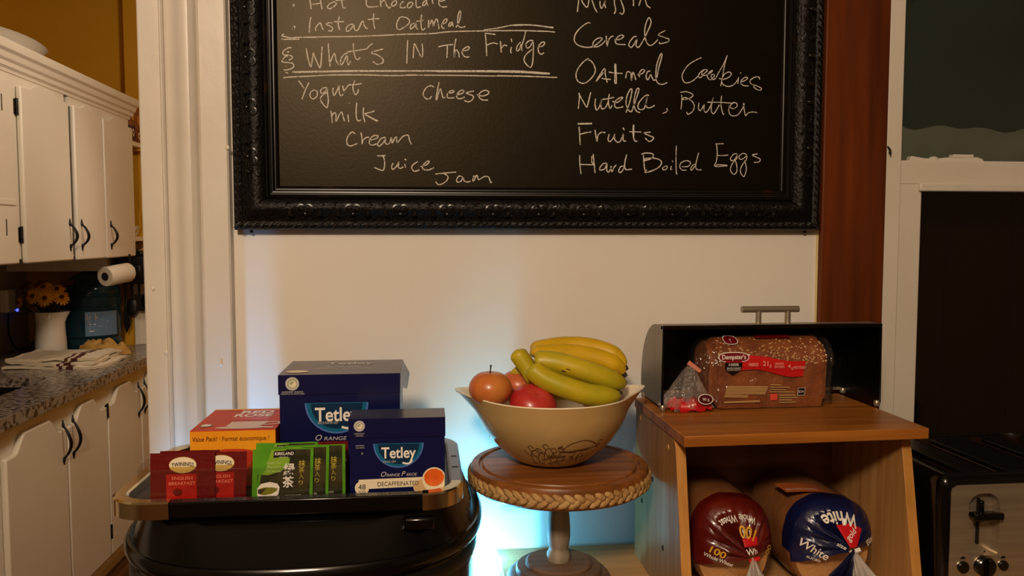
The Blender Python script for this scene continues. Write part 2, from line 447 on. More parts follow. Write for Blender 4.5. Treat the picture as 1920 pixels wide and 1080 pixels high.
# carved relief: rope edge, scrolls and acanthus sprays, mitred to each side
def carve(fn, L):
    n = int(L/.0145)
    for k in range(n):                      # rope edge
        u = (k+.5)*L/n
        pts = [(u-.006, .0045), (u-.001, .0085), (u+.006, .0145)]
        b.tube([fn(x, w, h) for (x, w), h in zip(pts, (.0255, .0285, .0265))], [.0010, .0026, .0012], 5, 1)
    m = max(2, int(round(L/.085)))
    for k in range(m):
        u = (k+.5)*L/m
        if u < .05 or u > L-.05: continue
        for sgn in (1, -1):
            pts = []
            for j in range(15):             # C-scroll
                a = j/14*4.2; r = .013*(1-j/14*.72)
                pts.append(fn(u + sgn*(.004 + r*math.sin(a)), .030 + .010 - r*math.cos(a)*.9, .0345 - abs(r*math.cos(a)*.9)*.12))
            b.tube(pts, [.0010+.0017*math.sin(PI*(j+1)/16) for j in range(15)], 5, 1)
            for q in range(5):              # acanthus leaves
                a = R(12 + 27*q); l = .015 - .001*q
                p0 = (u + sgn*(.020+.002*q), .026)
                pts = [fn(p0[0] + sgn*l*t*math.cos(a)*(1-.25*t*t), p0[1] + l*t*math.sin(a), .031 + .003*math.sin(PI*t) + .004*t) for t in (0,.35,.7,1)]
                b.tube(pts, [.0010, .0026, .0019, .0004], 5, 1)
            b.ell(fn(u + sgn*.034, .047, .033), (.0022,.0022,.0022), 6, 4, 1)
            pts = [fn(u + sgn*(.026 + .008*math.sin(t*4)), .047 + .004*math.cos(t*4), .033) for t in (0,.2,.4,.6,.8)]
            b.tube(pts, [.0007,.0018,.0021,.0015,.0006], 5, 1)
        b.ell(fn(u, .029, .033), (.0035,.0025,.0035), 8, 5, 1)
W_, H_ = BX1-BX0, BZ1-BZ0
carve(lambda u, w, h: (BX0+u, D-.004-h, BZ0+w), W_)
carve(lambda u, w, h: (BX0+w, D-.004-h, BZ1-u), H_)
carve(lambda u, w, h: (BX1-w, D-.004-h, BZ0+u), H_)
carve(lambda u, w, h: (BX1-u, D-.004-h, BZ1-w), W_)
b.build('frame', [M['frame'], M['carving']], cb)
b = sweep_frame([(.0577,0),(.0577,.022),(.059,.025),(.062,.026),(.064,.024),(.0648,.020),(.0665,.0195),(.068,.021),(.0705,.0205),(.0722,.018),(.073,.0145),(.0748,.0145),(.077,.013),(.080,.0105),(.081,.007),(.081,0)])
b.build('inner_moulding', M['mould'], cb)
b = MB(); b.box(BX0+.078, BX1-.07, D-.012, D-.004, BZ0+.078, BZ1-.07)
# chalk writing lies on the panel: strokes in fifths of a millimetre from (0.2, 1.55)
b.build('slate', M['slate'], cb)
b = MB(); bright_ = MB()
CH = """-2192,1703 -2182,1697 -2188,1685 -2192,1694;-2199,1480 -2190,1503 -2180,1507 -2183,1492 -2194,1482 -2188,1498;-2044,1799 -2041,1746 -2032,1664;-1960,1808 -1949,1748 -1934,1667;-2028,1706 -1982,1713 -1940,1722;-1834,1734 -1863,1718 -1884,1694 -1879,1674 -1852,1677 -1815,1705 -1806,1726 -1834,1735;-1757,1820 -1756,1754 -1750,1698 -1738,1682 -1720,1691;-1814,1748 -1754,1754 -1700,1763;-1471,1829 -1526,1797 -1536,1737 -1527,1707 -1502,1699 -1442,1705 -1427,1712;-1410,1849 -1408,1765 -1403,1703;-1405,1742 -1381,1760 -1369,1760 -1351,1719 -1330,1695 -1315,1708;-1278,1763 -1300,1744 -1306,1720 -1290,1714 -1263,1734 -1260,1757 -1278,1764;-1196,1759 -1220,1741 -1230,1716 -1218,1700 -1178,1705;-1132,1755 -1156,1737 -1163,1713 -1150,1701 -1123,1719 -1114,1747 -1132,1755;-1083,1841 -1080,1715 -1038,1717;-995,1772 -1016,1753 -1022,1726 -1004,1730 -985,1760;-988,1778 -982,1742 -970,1724;-930,1846 -933,1780 -927,1746;-966,1791 -893,1799;-863,1770 -820,1780 -813,1798 -838,1804 -863,1788 -875,1757 -863,1730 -832,1719 -798,1724;-2035,1594 -2045,1543 -2053,1453;-1992,1470 -1995,1497 -1970,1531 -1952,1543 -1940,1511 -1926,1478;-1844,1546 -1884,1545 -1899,1532 -1860,1515 -1842,1498 -1854,1474 -1884,1476;-1780,1604 -1792,1551 -1785,1502 -1776,1485;-1829,1558 -1784,1558 -1739,1562;-1656,1539 -1688,1535 -1719,1504 -1717,1474 -1686,1487 -1649,1533 -1647,1501 -1629,1483 -1608,1498 -1583,1550;-1568,1574 -1559,1539 -1544,1512 -1523,1503;-1604,1513 -1583,1556 -1564,1568;-1470,1641 -1473,1565 -1460,1502;-1525,1585 -1474,1592 -1419,1598;-1230,1617 -1256,1572 -1262,1529 -1247,1502 -1214,1512 -1164,1546 -1142,1577 -1158,1604 -1194,1618 -1230,1615;-1100,1564 -1128,1551 -1138,1523 -1131,1512 -1103,1533 -1084,1564 -1085,1527 -1066,1510;-1032,1644 -1039,1577 -1033,1517 -1020,1505 -999,1524;-1084,1582 -1054,1586 -1017,1593;-968,1597 -972,1537 -968,1531 -947,1580 -937,1598 -928,1568 -928,1538 -907,1593 -891,1605 -879,1557 -873,1518;-852,1562 -815,1574 -798,1602 -811,1611 -836,1583 -849,1546 -836,1525 -821,1528;-753,1588 -778,1569 -784,1548 -768,1548 -747,1585 -747,1561 -738,1546;-716,1537 -685,1593 -672,1666 -678,1690 -696,1647 -700,1574 -685,1544 -657,1539 -629,1549;-2278,1436 -2298,1420 -2260,1410 -2219,1403 -2142,1409 -1993,1412;-2299,1396 -2278,1388 -2142,1394;-2142,1409 -1921,1419 -1663,1429 -1439,1443 -1190,1462;-1190,1462 -944,1474 -802,1493 -616,1505 -492,1510 -393,1514 -293,1520;-293,1517 -142,1523 47,1524 148,1523 215,1518;-455,1521 -330,1541 -218,1566 -142,1576 -16,1578 110,1569 199,1561;-174,1569 -79,1576 15,1576 199,1557;-2212,1312 -2238,1314 -2284,1286 -2292,1262 -2275,1248 -2234,1246 -2207,1234 -2214,1216 -2238,1203;-2246,1240 -2270,1233 -2300,1196 -2291,1185 -2252,1181 -2208,1175 -2194,1151 -2209,1133 -2245,1117 -2286,1113;-2254,1279 -2242,1272 -2236,1282;-2271,1152 -2265,1148;-2081,1312 -2070,1238 -2050,1158 -2038,1160 -2019,1272 -2008,1240 -1973,1159 -1955,1151 -1939,1331;-1883,1362 -1877,1242 -1871,1152;-1868,1194 -1830,1273 -1816,1213 -1793,1172;-1710,1282 -1750,1258 -1774,1214 -1772,1175 -1754,1185 -1716,1258 -1714,1198 -1702,1171 -1684,1210;-1658,1368 -1652,1284 -1635,1230 -1614,1224 -1596,1243;-1713,1289 -1622,1305 -1538,1320;-1482,1372 -1519,1342 -1534,1320;-1388,1323 -1495,1288 -1441,1268 -1393,1235 -1393,1199 -1442,1183 -1484,1209;-1162,1410 -1168,1301 -1172,1195;-1114,1245 -1108,1321 -1100,1379 -1074,1328 -1032,1256 -1025,1329 -1032,1383;-884,1354 -816,1371 -741,1380;-797,1371 -798,1310 -802,1255;-716,1434 -732,1349 -734,1250 -726,1318 -710,1330 -692,1300 -686,1261;-664,1322 -618,1330 -592,1349 -605,1364 -648,1339 -661,1308 -636,1271 -592,1270;-448,1490 -399,1488 -348,1481;-442,1478 -434,1380 -431,1282;-427,1383 -374,1403 -327,1396;-302,1423 -296,1359 -293,1316;-302,1346 -268,1384 -238,1379;-200,1448 -194,1417;-196,1371 -205,1336 -199,1312;-64,1515 -79,1451 -101,1376 -98,1336;-111,1419 -142,1382 -149,1338 -126,1345 -104,1400;9,1434 -29,1433 -60,1402 -50,1365 -22,1378 6,1422 9,1342 3,1237 -16,1187 -54,1211 -79,1253 -60,1303 -3,1354;53,1377 98,1387 117,1419 91,1421 57,1380 60,1331 85,1310 111,1326;-2212,1097 -1926,1110 -1564,1123 -1199,1124;-2189,1093 -1866,1107 -1442,1120;-1479,1121 -1137,1129 -767,1137 -394,1145 -142,1147 48,1140 168,1132;-891,1128 -519,1136 -205,1138 48,1132 149,1128;-2290,1042 -2249,1049 -2070,1062 -1830,1078 -1528,1084 -1284,1083 -1100,1095;-2248,1087 -2272,1092;-1186,1090 -941,1094 -631,1098 -381,1099 -129,1105 10,1102;-331,1103 -79,1102 48,1102 213,1098 238,1101;-2154,1020 -2105,949;-2060,1007 -2090,949 -2128,852;-2021,938 -2052,913 -2052,878 -2026,857 -1992,885 -1992,927 -2021,939;-1904,965 -1940,955 -1960,928 -1946,909 -1916,928 -1901,959 -1896,905 -1890,844 -1900,789 -1912,783 -1948,825 -1960,867 -1935,898 -1904,917;-1844,963 -1849,929 -1839,893 -1820,918 -1789,982 -1793,937 -1778,891 -1754,907;-1759,982 -1745,917 -1742,940 -1704,990 -1680,993;-1649,1030 -1666,981 -1660,933 -1642,903 -1620,928 -1619,955;-1702,990 -1644,995 -1587,1004;-1870,754 -1862,705 -1859,641;-1860,706 -1841,736 -1823,718 -1824,654 -1793,718 -1772,743 -1760,707 -1746,658;-1704,828 -1700,818;-1714,723 -1712,684 -1709,653;-1634,830 -1640,745 -1636,685 -1618,664 -1594,676;-1571,789 -1576,722 -1560,652;-1471,757 -1520,741 -1562,728 -1502,696 -1441,666;-1562,725 -1451,663;-1652,544 -1677,562 -1710,531 -1730,488 -1724,454;-1598,557 -1590,502 -1588,453;-1728,460 -1721,444 -1697,434 -1666,443 -1632,458;-1591,463 -1587,453;-1588,456 -1580,487 -1552,512 -1525,515;-1520,487 -1462,504 -1440,525 -1467,534 -1504,515 -1522,478 -1517,451 -1486,445 -1456,458;-1376,517 -1416,504 -1446,455 -1435,434 -1400,462 -1372,511 -1379,474 -1361,453 -1336,468 -1320,517 -1314,465 -1284,518 -1272,512 -1266,469 -1216,525 -1166,539 -1154,495 -1136,455;-1451,345 -1376,348;-1398,345 -1385,302 -1388,241 -1406,212 -1480,238;-1307,281 -1320,247 -1308,222 -1280,247 -1252,291 -1259,247 -1237,232 -1212,248;-1200,273 -1190,239;-1199,319 -1184,307;-1076,296 -1113,274 -1135,242 -1120,212 -1095,207 -1064,222;-1054,250 -1002,265 -971,293 -983,303 -1020,274 -1036,243 -1015,222 -971,222 -928,242;-915,182 -828,192 -718,203;-834,190 -797,159 -810,121 -854,90 -891,86 -912,111;-653,151 -690,166 -716,134 -710,110 -678,116 -653,153 -647,122 -616,110 -584,120;-550,173 -565,130 -553,123 -534,167 -521,167 -509,133 -458,161 -420,161 -405,137 -395,105 -384,115;-922,985 -951,998 -990,982 -1019,939 -1019,902 -992,876 -964,879 -945,900;-876,1033 -892,953 -905,874 -894,880 -874,954 -861,967 -849,924 -840,890 -818,894;-799,937 -762,935 -734,950 -756,957 -790,940 -802,907 -787,888 -734,892;-716,917 -662,933 -644,956 -669,961 -703,933 -713,902 -694,883 -660,888 -638,903;-550,957 -600,947 -622,935 -575,919 -556,905 -569,873 -606,855 -641,869;-522,924 -469,912 -419,932 -413,953 -444,966 -488,946 -507,912 -475,878 -419,876;427,1710 436,1784 449,1859 478,1798 516,1756 532,1787 544,1862 573,1807 593,1753 619,1711;644,1818 645,1778 660,1751 682,1792 698,1836 689,1793 699,1755;817,1864 788,1851 782,1807 795,1740 780,1702;888,1866 856,1866 844,1834 863,1785 876,1736 860,1703 834,1716;967,1844 968,1781;966,1881 968,1875;1021,1786 1037,1840 1062,1871 1082,1841 1099,1792 1132,1769;552,1609 530,1614 479,1582 428,1532 400,1475 409,1426 454,1396 525,1385 583,1396 634,1432 669,1470 633,1475 589,1443 577,1405 608,1390 660,1413 698,1452;706,1498 710,1446 716,1402 730,1459 756,1491 776,1494;788,1463 840,1468 875,1496 852,1508 814,1486 795,1448 814,1423 895,1420;1001,1500 969,1490 931,1439 928,1407 957,1399 996,1460 1005,1466 996,1415 1022,1399 1060,1454 1105,1543 1140,1632 1120,1677 1091,1624 1079,1542 1090,1468 1113,1428 1142,1418 1178,1442 1207,1474;1281,1561 1213,1521 1269,1497 1318,1480 1302,1454 1227,1437 1230,1452;537,1283 487,1248 436,1184 417,1122 437,1067 489,1048 540,1074 591,1132 603,1182 584,1231 554,1265 538,1261;611,1067 649,1133 694,1193 700,1134 720,1060;617,1076 681,1152;666,1099 701,1093 752,1091;790,1242 794,1148 792,1067 808,1068 800,1236;732,1160 791,1151 868,1149;898,1104 908,1157 927,1167 950,1145 954,1083 966,1158 979,1146 998,1090;1012,1140 1057,1151 1083,1180 1057,1188 1034,1160 1032,1119;1138,1178 1110,1168 1097,1123 1116,1095 1142,1143 1155,1118 1175,1090 1202,1120 1220,1208 1251,1328 1238,1337 1206,1258 1194,1176 1198,1094 1222,1060 1261,1054 1304,1072;1643,1315 1587,1291 1509,1240 1464,1175 1451,1131 1472,1081 1511,1074 1564,1098 1610,1140;1668,1205 1629,1172 1612,1140 1636,1125 1668,1164 1702,1193 1675,1202 1646,1173 1656,1148 1702,1155 1754,1191 1735,1190 1702,1149 1716,1114 1742,1111 1775,1150 1742,1156 1749,1115 1782,1119 1814,1177 1866,1266 1898,1343;1898,1343 1873,1254 1855,1145 1837,1047;1819,1122 1862,1114 1915,1134 1942,1167 1914,1185 1868,1158 1846,1101 1863,1063 1917,1047 1970,1068 2010,1117;2015,1137 2007,1072;2031,1181 2040,1175;2034,1092 2076,1105 2106,1132 2082,1138 2046,1111 2037,1080 2071,1058 2118,1056;2227,1121 2217,1143 2176,1140 2130,1107 2144,1075 2192,1060 2246,1036 2233,1016 2192,1028 2165,1053;447,958 451,910 441,810;447,948 483,886 522,827 535,862 560,966;608,907 602,850 619,800 645,832 667,902 658,846 674,811 709,833 735,890;741,953 731,884 748,816 767,847;676,902 728,909 786,923;771,885 819,876 871,918 845,920 799,886 794,841 820,823 878,836;904,780 936,869 961,989 945,1001 913,938 904,868 924,812 956,790 976,838 1008,927 1029,1003 1010,1006 988,939 982,857 1003,800 1042,782;1128,948 1092,944 1034,883 1021,832 1048,811 1087,833 1112,941 1096,871 1113,831 1152,835 1185,855;1300,825 1310,823 1304,796 1264,779;1436,982 1500,988 1562,962 1540,933 1500,917 1454,916 1460,928 1500,930 1554,898 1577,855 1561,804 1516,774 1502,796;1450,960 1451,897 1445,820;1624,887 1617,836 1638,811 1667,856 1676,869 1674,818 1695,796 1733,845 1766,938 1747,857 1751,800 1772,785 1807,833 1826,871;1848,958 1843,872 1862,789 1878,780;1706,893 1839,894 1940,889 1987,893;1920,860 1961,836 2001,856 2000,888 1967,893 1934,860 1921,822 1938,777 1975,766 2023,786 2074,869 2068,882 2090,774 2116,796 2163,807 2210,801;436,669 574,675;439,665 574,669;449,641 456,554 461,468;449,566 510,583 568,594;604,612 614,549 624,505 633,562 666,590 705,588;744,576 731,525 751,504 783,538 796,576 796,526 829,498 855,514 880,578 878,534 888,508 907,515;876,638 890,613;978,667 975,579 992,516 1018,513;981,667 982,554;939,600 1056,599;1148,599 1083,590 1136,565 1178,547 1162,522 1133,510 1094,543;457,371 459,288 471,194;588,384 596,302 607,204;577,365 574,315 590,290;464,285 532,283 606,283;726,297 688,294 652,252 662,233 701,246 724,294 720,234 740,215 766,260 759,266 772,218 792,260 814,282;915,382 899,318 897,261 916,239 968,245;890,273 857,267 838,228 848,211 870,222 893,261;1059,386 1098,399 1164,394 1178,372 1145,343 1086,326 1092,342 1152,353 1230,341 1260,309 1231,264 1160,228 1097,215 1113,241;1078,381 1085,307 1094,237;1298,277 1271,258 1281,239 1311,252 1314,274 1291,277;1357,278 1350,246 1367,246;1363,332 1373,315;1404,476 1402,355 1407,211 1417,210;1463,272 1523,276 1547,312 1509,331 1456,311 1440,272 1464,241 1507,240;1627,408 1606,325 1600,267 1620,245 1660,245;1596,300 1563,280 1550,247 1564,242 1590,280;1793,494 1876,498;1806,487 1813,404 1806,327 1793,279 1918,286;1812,385 1868,383 1925,389;1790,278 1823,295 1918,288;2016,400 1982,399 1949,361 1957,335 1990,348 2016,387 2010,355 1977,322 1951,271 1952,232 1986,203 2013,232 2011,291 1997,335;2114,392 2076,407 2036,381 2040,352 2071,353 2111,382 2105,343 2066,291 2050,232 2084,181 2107,233 2106,292 2088,336;2222,403 2168,392 2212,370 2250,351 2234,325 2186,321"""
fnb = lambda u, v, h=0: (u, D-.0122-h, v)
k = 0
for st in CH.split(';'):
    p = [tuple(float(q)/5000 for q in s.split(',')) for s in st.split()]
    p = [(x+.2, z+1.55) for x, z in p]
    # the panel lies a little behind the traced depth
    L = sum(math.dist(p[i], p[i+1]) for i in range(len(p)-1))
    q = spline(p, 5)
    w = .0021 if L < .25 else .0030
    if p[0][0] > .45: w *= .82
    ph = rnd.random()*9
    (b if p[0][0] < .45 else bright_).ribbon(q, lambda i: w*(1 + .28*mnoise.noise(Vector((i*.35, ph, 0)))), fnb, .0003 + .00002*(k % 9)); k += 1
b.build('chalk_writing', M['chalk'], cb, smooth=0); bright_.build('chalk_writing', M['chalk'], cb, smooth=0)
for x in (BX0+.028, BX1-.024):
    b = MB(); b.ell((x, D-.012, BZ0-.003), (.0035, .004, .003), 8, 6); b.build('bumper', M['black'], cb)

# ------------------------------------------------------------------ kitchen beyond the doorway
CX, CT = -1.29, .912                         # counter edge, counter top
UX = -1.437                                  # upper cabinets' face frame
def door_outline(w, h, rise, sh):
    """cathedral-topped door outline (u along the run, v up)"""
    P = [(0,0),(w,0),(w,h-rise)]
    P += [(w-sh, h-rise)]
    n = 8
    for i in range(1, n+1):                  # ogee up
        t = i/n; P.append((w-sh - t*.075, h-rise + rise*(3*t*t-2*t*t*t)))
    for i in range(n+1):
        t = i/n; P.append((sh+.075 - t*.075, h - rise*(3*t*t-2*t*t*t)))
    P.append((0, h-rise))
    return P
def bow_handle(parent, X, y, z, L, s=1):
    b = MB()
    pts = []
    for i in range(13):
        t = i/12; pts.append((X + .004 + .024*math.sin(PI*t)**.8, y + .004*math.sin(2*PI*t), z + (t-.5)*L*.78))
    b.tube(pts, [.0035 + .0025*math.sin(PI*i/12) for i in range(13)], 8)
    for sg in (1, -1):
        zc = z + sg*L*.42
        b.rings([[(X + h, y + .0075*sc*a, zc + sg*c*.02) for a, c in ((0,-.5),(1,-.1),(.75,.35),(0,1.0),(-.75,.35),(-1,-.1))] for h, sc in ((0,1),(.004,.8))])
        b.ell((X+.004, y, zc), (.004,.005,.006), 8, 6)
    return b.build('handle', M['iron'], parent)
def hinge(parent, X, y, z):
    b = MB(); b.box(X, X+.004, y-.016, y+.002, z-.026, z+.026); b.tube([(X+.006, y, z-.030),(X+.006, y, z+.030)], .0055, 8)
    b.box(X+.001, X+.012, y-.012, y-.004, z-.012, z+.012)
    return b.build('hinge', M['iron'], parent, bevel=.001)
def cab_door(parent, X, y0, y1, z0, z1, rise, sh, th=.02, name='door'):
    b = MB()
    P = door_outline(y1-y0, z1-z0, rise, sh)
    b.prism(P, lambda u, v, h: (X + h, y0 + u, z0 + v), 0, th)
    return b.build(name, M['cab'], parent, bevel=.006, seg=2, smooth=30)

uz0, uz1 = 1.385, 2.095
up = thing('wall_cabinet', 'run of cream painted wall cabinets with cornice left of the doorway', 'cabinet', (UX, 3.4, uz0))
b = MB()
b.box(KX0, UX, 2.30, 3.405, uz0+.004, uz1+.01); b.box(KX0, UX, 3.445, 4.10, uz0+.004, uz1+.01)
b.box(KX0, UX-.04, 3.40, 3.45, uz0+.004, uz1+.01)
q = MB(); q.box(UX-.045, UX+.002, 3.404, 3.446, uz0+.01, 1.995); q.build('gap_shade', M['black'], up)  # black block painting the shade inside the open gap
b.build('body', M['cab'], up)
b = MB()
prof = [(-.004, 2.035),(.004,2.035),(.006,2.045),(.016,2.052),(.018,2.066),(.028,2.074),(.034,2.092),(.046,2.100),(.050,2.118),(.050,2.128),(-.004,2.128)]
b.rings([[(UX+h, y, z) for h, z in prof] for y in (2.30, 4.125)])
b.box(KX0, UX, 2.30, 4.10, 2.10, 2.126)
b.build('cornice', M['cab'], up, smooth=25)
d = cab_door(up, UX, 2.50, 3.000-.03, uz0-.012, 2.03, .03, .07); hinge(d, UX, 2.93, 1.94); 
for z in (1.50, 1.92):
    b = MB(); b.box(UX+.0195, UX+.0215, 2.885, 2.889, z-.028, z+.028); b.build('hinge', M['iron'], d)
d = cab_door(up, UX, 3.020, 3.402, uz0-.012, 2.022, .022, .05); hinge(d, UX, 3.018, 1.925); hinge(d, UX, 3.018, 1.475); bow_handle(d, UX+.02, 3.372, 1.475, .108)
d = cab_door(up, UX, 3.448, 3.733, uz0-.012, 2.022, .022, .05); bow_handle(d, UX+.02, 3.482, 1.475, .108)
d = cab_door(up, UX, 3.745, 4.098, uz0-.012, 2.016, .022, .05); bow_handle(d, UX+.02, 3.790, 1.475, .108)
# lower panel near the hood, recessed look
b = MB(); b.box(UX, UX+.016, 2.52, 2.93, uz0-.002, 1.555); b.box(UX, UX+.024, 2.50, 2.955, 1.575, 1.597)
b.build('panel', M['cab'], up, bevel=.003)

# open shelves at the far end
sh = thing('corner_shelf', 'cream open shelves between the wall cabinets and far wall', 'shelf', (UX-.1, 4.2, 1.47))
for z in (1.468, 1.935):
    b = MB(); b.box(KX0, UX+.012, 4.104, KY1-.001, z-.022, z); b.build('shelf_board', M['cab'], sh, bevel=.002)
b = MB(); b.box(KX0, UX-.12, 4.104, KY1-.001, 1.30, 1.445); b.box(UX-.31, UX-.30, 4.104, KY1-.001, 1.468, 1.912)
b.build('back_panel', M['cab'], sh)

def carton(name, label, x0, x1, y0, y1, z0, z1, mats, group=None):
    t = thing(name, label, 'box', ((x0+x1)/2, (y0+y1)/2, z0), group)
    b = MB(); b.box(x0, x1, y0, y1, z0, z1); b.build('carton', mats[0], t, bevel=.001)
    b = MB(); f = frame((x1+.0006, y0, z0), (0,1,0), (0,0,1)); w = y1-y0; h = z1-z0
    f2 = frame((x0, y0-.0006, z0), (1,0,0), (0,0,1)); w2 = x1-x0
    for F, W in ((f, w), (f2, w2)):
        b.flat([(.04*W,.02*h),(.96*W,.02*h),(.96*W,.36*h),(.04*W,.36*h)], F, 0, 0)
        b.disc(.5*W, .20*h, .22*W, .09*h, F, .0003, 1); b.disc(.5*W, .20*h, .12*W, .05*h, F, .0006, 0)
        b.disc(.5*W, .62*h, .32*W, .14*h, F, .0003, 2)
    b.build('printed_panel', mats[1:], t)
    return t
pm = [mat('orange_brown_card', '9a5a22', .5, c2='5a2a12', scale=9), mat('purple_card', '2c1230', .5), M['cream_print'], mat('amber_print', 'c08030', .5)]
carton('coffee_box', 'tall brown coffee box with purple base on top shelf beside cornice', UX-.045, UX+.008, 4.112, 4.172, 1.936, 2.145, pm)
carton('coffee_box', 'shorter brown coffee box on top shelf against the far wall', UX-.05, UX+.006, 4.185, 4.285, 1.936, 2.118, [pm[0], mat('brown_card','6b3314',.5), pm[2], pm[3]])
b = MB(); b.lathe([(.024,0),(.026,.004),(.026,.105),(.020,.125),(.012,.132),(.012,.148),(0,.150)], (UX-.035, 4.17, 1.469), 24)
b.tube([(UX-.012, 4.19, 1.60),(UX+.002, 4.205, 1.585),(UX+.004, 4.21, 1.52),(UX-.014, 4.2, 1.49)], .004, 8)
tag(b.build('squeeze_bottle', mat('yellow_plastic','b98a16',.4), loc=(UX-.035,4.17,1.469)), 'yellow bottle on the middle corner shelf', 'bottle')
b = MB(); b.lathe([(.026,0),(.034,.004),(.048,.035),(.052,.052),(.048,.052),(.044,.037),(.03,.01),(0,.006)], (UX-.055, 4.245-.015, 1.469), 24, cap1=False)
tag(b.build('small_bowl', M['white'], loc=(UX-.055,4.23,1.469)), 'small pale bowl beside yellow bottle on the corner shelf', 'bowl')

# platter on top of the wall cabinets
pl = MB(); n = 40; rr = []
for r, z in ((.30,0),(.62,.004),(.85,.035),(1.0,.075),(1.03,.078),(1.0,.083),(.84,.045),(.6,.013),(0.02,.010)):
    rr.append([(-1.62 + .155*r*math.cos(2*PI*i/n), 3.23 + .30*r*math.sin(2*PI*i/n), 2.127 + z) for i in range(n)])
pl.rings(rr)
tag(pl.build('serving_platter', M['white'], loc=(-1.62,3.23,2.127)), 'white oval serving bowl on top of the wall cabinets', 'bowl')
b = MB()
for k in range(5):
    a = k*PI*2/5; b.tube([(-1.62,2.98,2.139),(-1.62+.02*math.cos(a),2.98+.03*math.sin(a),2.19),(-1.62+.03*math.cos(a),2.98+.05*math.sin(a),2.228)], [.004,.007,.001], 6)
tag(b.build('dried_pod', mat('dark_pod','3a2212',.7), loc=(-1.62,2.98,2.139)), 'dark star-shaped dried pod in the white serving bowl', 'pod')

# base cabinets
LX = -1.335
lo = thing('base_cabinet', 'run of cream base cabinets with arched doors under the granite counter', 'cabinet', (LX, 3.2, 0))
KQ, YQ = KX0+.012, KY1-.004
b = MB(); b.box(KQ, LX, 2.30, 2.60, .10, .874); b.box(KQ, LX, 3.335, YQ, .10, .874)
b.box(LX-.02, LX, 2.60, 3.335, .10, .874); b.box(KQ, LX-.02, 2.60, 3.335, .10, .66); b.box(KQ, LX-.06, 2.30, YQ, 0, .10)
b.build('body', M['cab'], lo)
hz = .735
for (y0, y1, hy) in ((2.62, 3.046, 3.012), (3.056, 3.418, 3.092), (3.428, 3.808, 3.772), (3.816, 4.19, 3.852)):
    d = cab_door(lo, LX, y0, y1, .14, .828, .058, .055)
    bow_handle(d, LX+.02, hy, .725, .15)
    if y0 > 3.4 and y0 < 3.5:
        hinge(d, LX+.012, y0-.001, .75); hinge(d, LX+.012, y0-.001, .24)

# counter with sink cut-out
ct = MB()
sx0, sx1, sy0, sy1 = -1.93, -1.490, 2.62, 3.32
z0, z1 = CT-.038, CT
for (x0, x1, y0, y1) in ((KX0+.0085, sx0, sy0, sy1), (sx1, CX, sy0, sy1), (KX0+.0085, CX, 2.30, sy0), (KX0+.0085, CX, sy1, KY1-.0205)):
    ct.box(x0, x1, y0, y1, z0, z1)
gt = tag(ct.build('countertop', M['granite'], loc=(CX-.3, 3.3, z0)), 'speckled granite worktop with sink cut-out', 'countertop')
b = MB()
b.box(sx0, sx1, sy0, sy1, .70, .705); b.box(sx0-.004, sx0, sy0, sy1, .70, .873); b.box(sx1, sx1+.004, sy0, sy1, .70, .873); b.box(sx0, sx1, sy0-.004, sy0, .70, .873); b.box(sx0, sx1, sy1, sy1+.004, .70, .873)
tag(b.build('sink', mat('dark_steel','4a4238',.35,1.0), loc=(-1.7,3.0,.70)), 'dark undermount sink let into the granite worktop', 'sink')
# backsplash on the left wall
b = MB(); b.box(KX0, KX0+.008, 2.30, KY1, CT, 1.389); struct(b.build('trim_6', mat('backsplash','9b9086',.5)))
b = MB(); b.box(-1.498, -1.472, KY1-.02, KY1, CT, 1.28); b.box(-1.498,-1.41,KY1-.012,KY1,CT,1.28); struct(b.build('trim_7', M['cab'], bevel=.002))

# water jug
jx, jy = -1.655, 4.145
jg = thing('water_jug', 'large blue plastic water jug with blue cap on the counter', 'jug', (jx, jy, CT))
prof = [(.095,0),(.128,.004),(.135,.014),(.135,.05),(.129,.058),(.129,.064),(.135,.072),(.135,.20),(.130,.207),(.130,.213),(.135,.22),(.135,.262),(.130,.268),(.130,.274),(.134,.281),(.131,.305),(.118,.330),(.090,.352),(.050,.372),(.030,.388),(.027,.40),(.027,.428),(0,.428)]
b = MB(); b.lathe(prof, (jx, jy, CT+.001), 44, cap1=False)
b.build('bottle', mat('blue_jug_plastic', '23465a', .12, c2='2b4f5f', scale=4, trans=.55, ior=1.33), jg)
b = MB(); b.lathe([(.030,.400),(.033,.402),(.033,.440),(.030,.446),(0,.447)], (jx, jy, CT), 28); b.build('cap', mat('blue_cap','0f3f78',.4), jg)
b = MB()
def jl(u, v, h=0): a = u/.1355 + R(-47); return (jx + (.1356+h)*math.cos(a), jy + (.1356+h)*math.sin(a), CT + v)
for i in range(10):
    u0 = -.078 + i*.0156
    b.flat([(u0,.078),(u0+.0157,.078),(u0+.0157,.195),(u0,.195)], jl, 0, 0)
for k in range(7):
    b.flat([(-.06,.10+.011*k),(-.06+.02+.08*((k*37) % 10)/10,.10+.011*k),(-.04+.08*((k*37) % 10)/10,.104+.011*k),(-.06,.104+.011*k)], jl, .0004, 1)
b.flat([(-.07,.155),(-.03,.155),(-.03,.185),(-.07,.185)], jl, .0004, 2)
b.build('label', [mat('jug_label','5f7fa0',.5), M['white_print'], mat('jug_label_pink','b59a90',.5)], jg)

# paper towel roll held under the cabinet
b = MB()
ax = frame((-1.545, 3.99, 1.292), (.55,-.84,.0), (0,0,1))
